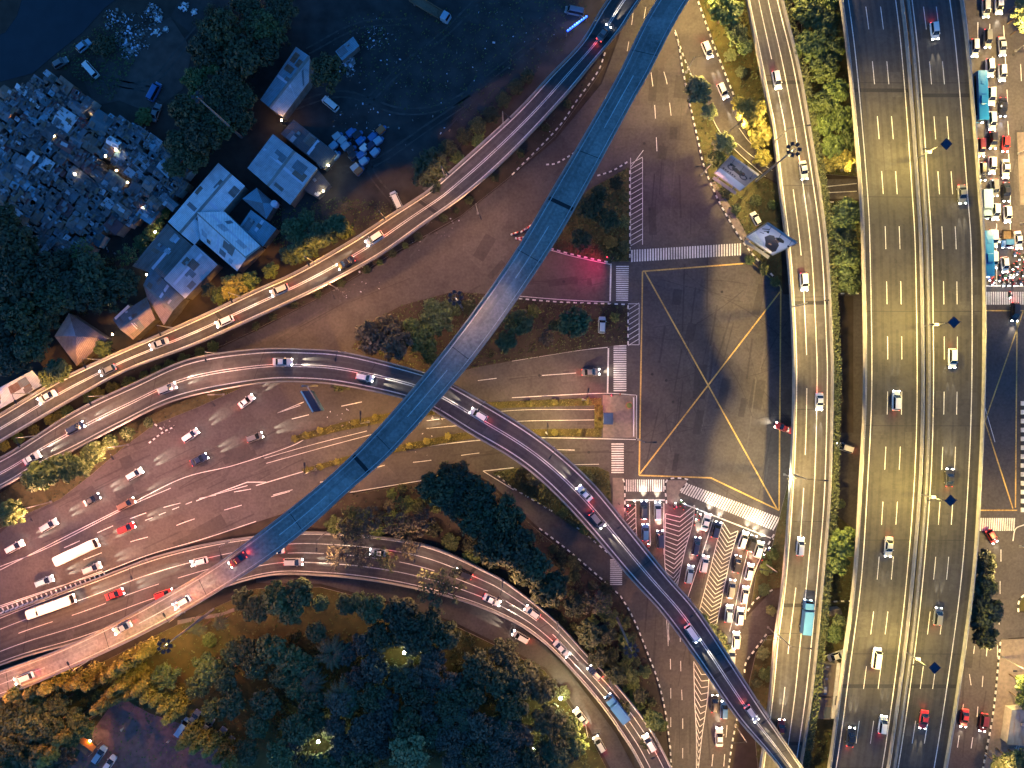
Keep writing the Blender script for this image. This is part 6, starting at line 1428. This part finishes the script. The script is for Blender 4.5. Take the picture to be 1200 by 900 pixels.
grove([(1200, 800, 12), (1185, 890, 14), (1200, 892, 14), (1170, 895, 10), (1198, 820, 9)], 'at the corner garden of the bluish building', 'plants at the corner garden', 'the lit pavement', lambda u, v: v, 'leaf')
grove([(513, 570, 21), (535, 560, 20), (560, 580, 22), (592, 602, 24), (558, 607, 22), (603, 637, 26), (620, 662, 24), (580, 642, 22), (642, 690, 20), (655, 680, 14), (535, 590, 18), (575, 618, 20)], 'in the dense roadside clump', 'trees in the clump beside the dark slip road', 'the boulevard', lambda u, v: v, 'leaf_dark')
grove([(430, 612, 19), (462, 612, 18), (408, 625, 17), (398, 652, 16), (425, 652, 15), (452, 655, 14, 'leaf_dark'), (480, 642, 13), (492, 612, 15), (412, 600, 10, 'leaf_olive'), (470, 590, 9, 'leaf_olive')], 'hanging over the curved park road', 'trees hanging over the curved park road', 'the long flyover', lambda u, v: u, 'leaf_grey', 'sparse')
grove([(700, 705, 17, 'leaf_grey', 'sparse'), (710, 742, 12), (690, 742, 15), (672, 710, 14), (740, 790, 9, 'leaf_olive'), (730, 830, 10), (765, 842, 12, 'leaf_olive'), (750, 815, 8), (758, 870, 8), (720, 790, 12), (700, 770, 12), (735, 750, 9, 'leaf_olive')], 'by the dark slip road', 'trees between the curved road and the slip road', 'the dense clump', lambda u, v: v, 'leaf_dark')
grove([(515, 688, 25)], 'with spiky dark crown over the curved park road', 'spiky tree', 'x', lambda u, v: v, 'leaf_dark', 'sparse')
grove([(625, 560, 9, 'leaf_grey'), (610, 565, 8), (690, 560, 7), (650, 565, 6), (660, 600, 6, 'leaf_olive'), (685, 620, 6, 'leaf_olive')], 'on the triangle beneath the curved ramp', 'bushes beneath the curved ramp', 'the boulevard', lambda u, v: u, 'leaf_dark', 'bush')
grove([(822, 728, 9), (832, 738, 9, 'leaf_light'), (842, 748, 9, 'leaf_light'), (848, 758, 8, 'leaf_light'), (815, 720, 7), (898, 665, 8, 'leaf_olive'), (905, 650, 7, 'leaf_olive'), (895, 690, 7), (903, 715, 6, 'leaf_light'), (893, 765, 8, 'leaf_light'), (898, 790, 8), (887, 800, 6, 'leaf_light')], 'beside the queueing cars', 'bushes beside the queueing cars', 'the junction', lambda u, v: v, 'leaf', 'bush')
grove([(400, 446, 12, 'leaf_dark', 'bush'), (415, 447, 7, 'leaf_dark', 'bush')], 'tucked under the curved ramp near the overhead sign', 'bushes near the overhead sign', 'the overhead sign', lambda u, v: u, 'leaf_dark')
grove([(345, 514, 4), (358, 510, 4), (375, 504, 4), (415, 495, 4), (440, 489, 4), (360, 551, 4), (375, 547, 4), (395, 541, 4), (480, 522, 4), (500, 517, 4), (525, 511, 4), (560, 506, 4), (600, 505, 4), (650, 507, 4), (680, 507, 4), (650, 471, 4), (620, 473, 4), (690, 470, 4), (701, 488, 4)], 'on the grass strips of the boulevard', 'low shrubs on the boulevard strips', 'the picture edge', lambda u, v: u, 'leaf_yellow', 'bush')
RFILL = random.Random(31)
def fill(poly, n, r0, r1, mats, have=(), form=None):
    out = []; us = [p[0] for p in poly]; vs = [p[1] for p in poly]; k = 0
    while len(out) < n and k < 6000:
        k += 1; u, v, r = RFILL.uniform(min(us), max(us)), RFILL.uniform(min(vs), max(vs)), RFILL.uniform(r0, r1)
        if inside((u, v), poly) and all(math.hypot(u - e[0], v - e[1]) > (r + e[2]) * .62 for e in list(have) + out):
            out.append((u, v, r, RFILL.choice(mats)) + ((form,) if form else ()))
    return out
PK = 'park trees below the curved road'
grove([(285, 702, 14), (302, 712, 17), (325, 700, 18), (350, 695, 17), (340, 717, 14), (376, 706, 10), (406, 708, 12), (421, 704, 11), (437, 713, 17)], 'in the park row along the curved road', PK + ' in the row', 'the long flyover', lambda u, v: u, 'leaf')
grove([(470, 720, 20), (487, 745, 22), (503, 730, 18), (522, 742, 18), (448, 745, 17), (560, 780, 20), (590, 763, 17), (612, 792, 20), (636, 805, 17), (603, 822, 19), (642, 842, 19), (650, 872, 17), (622, 888, 18), (668, 880, 12)], 'at the dark inner park edge', PK + ' at the inner edge', 'the clearing lamp', lambda u, v: u, 'leaf_dark')
grove(fill([(380, 735), (440, 745), (440, 900), (320, 900), (340, 840), (370, 800)], 13, 13, 20, ['leaf_dark', 'leaf_grey', 'leaf'], [(474, 765, 12), (373, 869, 8), (405, 765, 6)]), 'in the western park', PK + ' in the western half', 'the floodlight mast', lambda u, v: u, 'leaf')
grove(fill([(440, 770), (560, 760), (600, 800), (600, 900), (440, 900)], 14, 13, 20, ['leaf_dark', 'leaf_grey', 'leaf_dark'], [(474, 765, 16), (482, 880, 22)]), 'in the eastern park', PK + ' in the eastern half', 'the clearing lamp', lambda u, v: math.hypot(u - 474, v - 765), 'leaf')
grove(fill([(540, 735), (600, 772), (640, 795), (680, 870), (690, 900), (590, 900), (590, 800)], 8, 12, 18, ['leaf_dark', 'leaf'], [(657, 818, 12), (626, 877, 6)]), 'beside the inner slip road', PK + ' beside the inner slip road', 'the glaring lamp', lambda u, v: math.hypot(u - 657, v - 818), 'leaf')
grove(fill([(590, 690), (640, 700), (700, 760), (740, 800), (760, 840), (745, 820), (700, 765), (650, 715)], 10, 6, 11, ['leaf_dark', 'leaf_olive']), 'behind the curved road parapet', 'shrubs behind the curved road', 'the dense clump', lambda u, v: v, 'leaf', 'bush')
grove(fill([(660, 690), (720, 705), (735, 730), (765, 800), (775, 850), (740, 800), (690, 740)], 26, 5, 10, ['leaf_dark', 'leaf_olive', 'leaf']), 'on the slope above the slip kerb', 'shrubs above the slip kerb', 'the dense clump', lambda u, v: v, 'leaf', 'bush')
grove(fill([(370, 622), (420, 580), (500, 568), (520, 600), (580, 650), (600, 680), (520, 640), (450, 625)], 22, 6, 12, ['leaf_dark', 'leaf_olive', 'leaf_grey']), 'on the dim verge', 'shrubs on the dim verge', 'the long flyover', lambda u, v: u, 'leaf', 'bush')
grove(fill([(640, 635), (700, 680), (722, 700), (700, 690), (660, 670)], 8, 5, 9, ['leaf_dark']), 'below the slip road kerb', 'shrubs below the slip kerb', 'the dense clump', lambda u, v: u, 'leaf', 'bush')
grove(fill([(100, 815), (140, 790), (60, 815), (0, 835), (0, 900), (80, 900), (100, 860)], 7, 12, 18, ['leaf_grey', 'leaf_olive', 'leaf_dark']), 'in the corner scrub', 'corner scrub trees', 'the plaza', lambda u, v: -u, 'leaf')
grove(fill([(0, 270), (60, 305), (120, 290), (150, 330), (120, 370), (60, 370), (40, 420), (0, 430)], 9, 14, 20, ['leaf_dark', 'leaf_dark', 'leaf_grey']), 'in the thicket under the shacks', 'thicket under the shacks', 'the shacks', lambda u, v: v, 'leaf')
grove(fill([(215, 40), (250, 10), (330, 0), (345, 40), (300, 90), (285, 150), (240, 180), (205, 190), (215, 120)], 9, 14, 20, ['leaf_dark', 'leaf_dark', 'leaf_olive']), 'in the thicket by the river clearing', 'thicket by the river clearing', 'the yard top', lambda u, v: v, 'leaf')
grove([(405, 765, 14), (440, 782, 17), (482, 790, 17), (506, 787, 15), (500, 806, 15), (530, 800, 15), (400, 822, 17), (452, 822, 16), (500, 837, 15), (430, 852, 17), (402, 875, 15), (445, 875, 14), (468, 852, 14), (530, 865, 19), (562, 850, 18), (582, 882, 18), (610, 860, 16), (545, 822, 14)], 'in the dark middle of the park', PK + ' in the middle', 'the curved road', lambda u, v: v, 'leaf_grey')
grove([(342, 772, 16), (320, 760, 17), (330, 792, 14), (348, 805, 14), (300, 780, 16), (290, 758, 12), (312, 822, 16), (350, 852, 18), (330, 882, 18), (382, 893, 15), (302, 850, 14), (245, 782, 17), (234, 802, 15), (265, 792, 17), (272, 822, 17), (250, 832, 14), (195, 792, 14), (275, 765, 14), (372, 740, 12), (360, 780, 14), (290, 880, 14)], 'around the park lawn', PK + ' around the lawn', 'the floodlight mast', lambda u, v: math.hypot(u - 250, v - 714), 'leaf')
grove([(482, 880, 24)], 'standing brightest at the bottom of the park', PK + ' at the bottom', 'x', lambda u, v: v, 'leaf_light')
grove([(390, 765, 20), (400, 815, 22), (535, 848, 22), (365, 800, 16), (475, 750, 12), (225, 735, 9), (233, 738, 8), (257, 730, 9)], 'in the park', 'palms in the park', 'the floodlight mast', lambda u, v: u, 'leaf_dark', 'palm')
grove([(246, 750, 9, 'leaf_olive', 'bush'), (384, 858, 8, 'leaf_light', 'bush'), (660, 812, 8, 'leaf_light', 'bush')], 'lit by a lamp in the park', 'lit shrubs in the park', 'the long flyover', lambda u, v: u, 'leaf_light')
grove([(12, 842, 18), (40, 847, 18), (20, 872, 20), (60, 852, 18), (50, 887, 18), (70, 824, 13), (90, 842, 12), (35, 893, 16), (5, 895, 15)], 'in the bottom corner grove', 'trees in the bottom corner grove', 'the plaza', lambda u, v: -u, 'leaf')
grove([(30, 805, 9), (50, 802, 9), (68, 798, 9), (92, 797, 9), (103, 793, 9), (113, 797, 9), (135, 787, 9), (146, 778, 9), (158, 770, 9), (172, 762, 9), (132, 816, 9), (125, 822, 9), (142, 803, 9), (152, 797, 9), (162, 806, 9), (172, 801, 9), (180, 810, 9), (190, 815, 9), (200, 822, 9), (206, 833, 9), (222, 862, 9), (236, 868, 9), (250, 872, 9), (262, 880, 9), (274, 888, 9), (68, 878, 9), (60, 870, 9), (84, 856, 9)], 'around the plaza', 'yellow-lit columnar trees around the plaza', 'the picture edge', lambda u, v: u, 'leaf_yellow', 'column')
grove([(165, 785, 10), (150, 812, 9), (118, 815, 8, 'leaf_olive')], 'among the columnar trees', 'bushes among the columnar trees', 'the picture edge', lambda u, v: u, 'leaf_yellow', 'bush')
# loose undergrowth and grass tufts nobody could count
def ground_cover(label, poly_list, n, m, seed, smax=.35):
    r = random.Random(seed); b = MB()
    for poly in poly_list:
        us = [p[0] for p in poly]; vs = [p[1] for p in poly]
        for _ in range(n):
            u, v = r.uniform(min(us), max(us)), r.uniform(min(vs), max(vs))
            if not inside((u, v), poly): continue
            c = W(u, v, .15); c.z = .14 + r.uniform(0, .3); s = r.uniform(.12, smax); nr = Vector((r.gauss(0, .8), r.gauss(0, .8), 1)).normalized(); e1 = nr.orthogonal().normalized(); e2 = nr.cross(e1)
            b.face([c + e1 * s, c + e2 * s * .6, c - e1 * s, c - e2 * s * .6])
    o = b.build('ground_cover', m); tag(o, label, 'ground cover', None, 'stuff')
V = [p for p, m in VERGES['verge']]
def understory(polys, n, m, seed):
    r = random.Random(seed); b = MB()
    for poly in polys:
        us = [p[0] for p in poly]; vs = [p[1] for p in poly]
        for _ in range(n):
            u, v = r.uniform(min(us), max(us)), r.uniform(min(vs), max(vs))
            if not inside((u, v), poly) or math.hypot(u - 474, v - 765) < 15 or math.hypot(u - 373, v - 869) < 10: continue
            c = W(u, v, 1.5); rad = r.uniform(.6, 1.7); leaves(b, Vector((c.x, c.y, rad * .5)), rad, int(34 * rad * rad), r, .22, .7)
    o = b.build('undergrowth', m); tag(o, 'dark tangled undergrowth filling the gaps beneath the trees', 'undergrowth', None, 'stuff')
understory([[(330, 740), (440, 745), (460, 900), (320, 900), (320, 800)], [(440, 740), (560, 750), (640, 800), (690, 900), (440, 900)], [(0, 270), (60, 305), (130, 290), (150, 330), (120, 370), (60, 380), (40, 425), (0, 430)], [(215, 40), (250, 0), (330, 0), (345, 40), (300, 90), (285, 150), (240, 185), (205, 195), (215, 120)], [(500, 560), (560, 560), (640, 640), (700, 700), (740, 780), (700, 765), (600, 680)]], 260, 'leaf_dark', 12)
ground_cover('rough low undergrowth on the dark planted strips', [V[8], V[7], V[10], V[9]], 6000, 'leaf_dark', 1)
ground_cover('weeds scattered over the dark yards', [[(400, 20), (700, -10), (660, 60), (560, 140), (470, 130), (420, 90)], [(300, 250), (400, 230), (470, 240), (400, 285), (330, 300)], [(60, 70), (130, 20), (160, 70), (130, 120)]], 1800, 'leaf_olive', 9)
ground_cover('rough grass tufts on the park lawn', [V[19]], 14000, 'leaf_olive', 2)
ground_cover('rough grass tufts on the verges by the junction', [V[0], V[1], V[2], V[3], V[11], V[12], V[14]], 4000, 'leaf_olive', 3)
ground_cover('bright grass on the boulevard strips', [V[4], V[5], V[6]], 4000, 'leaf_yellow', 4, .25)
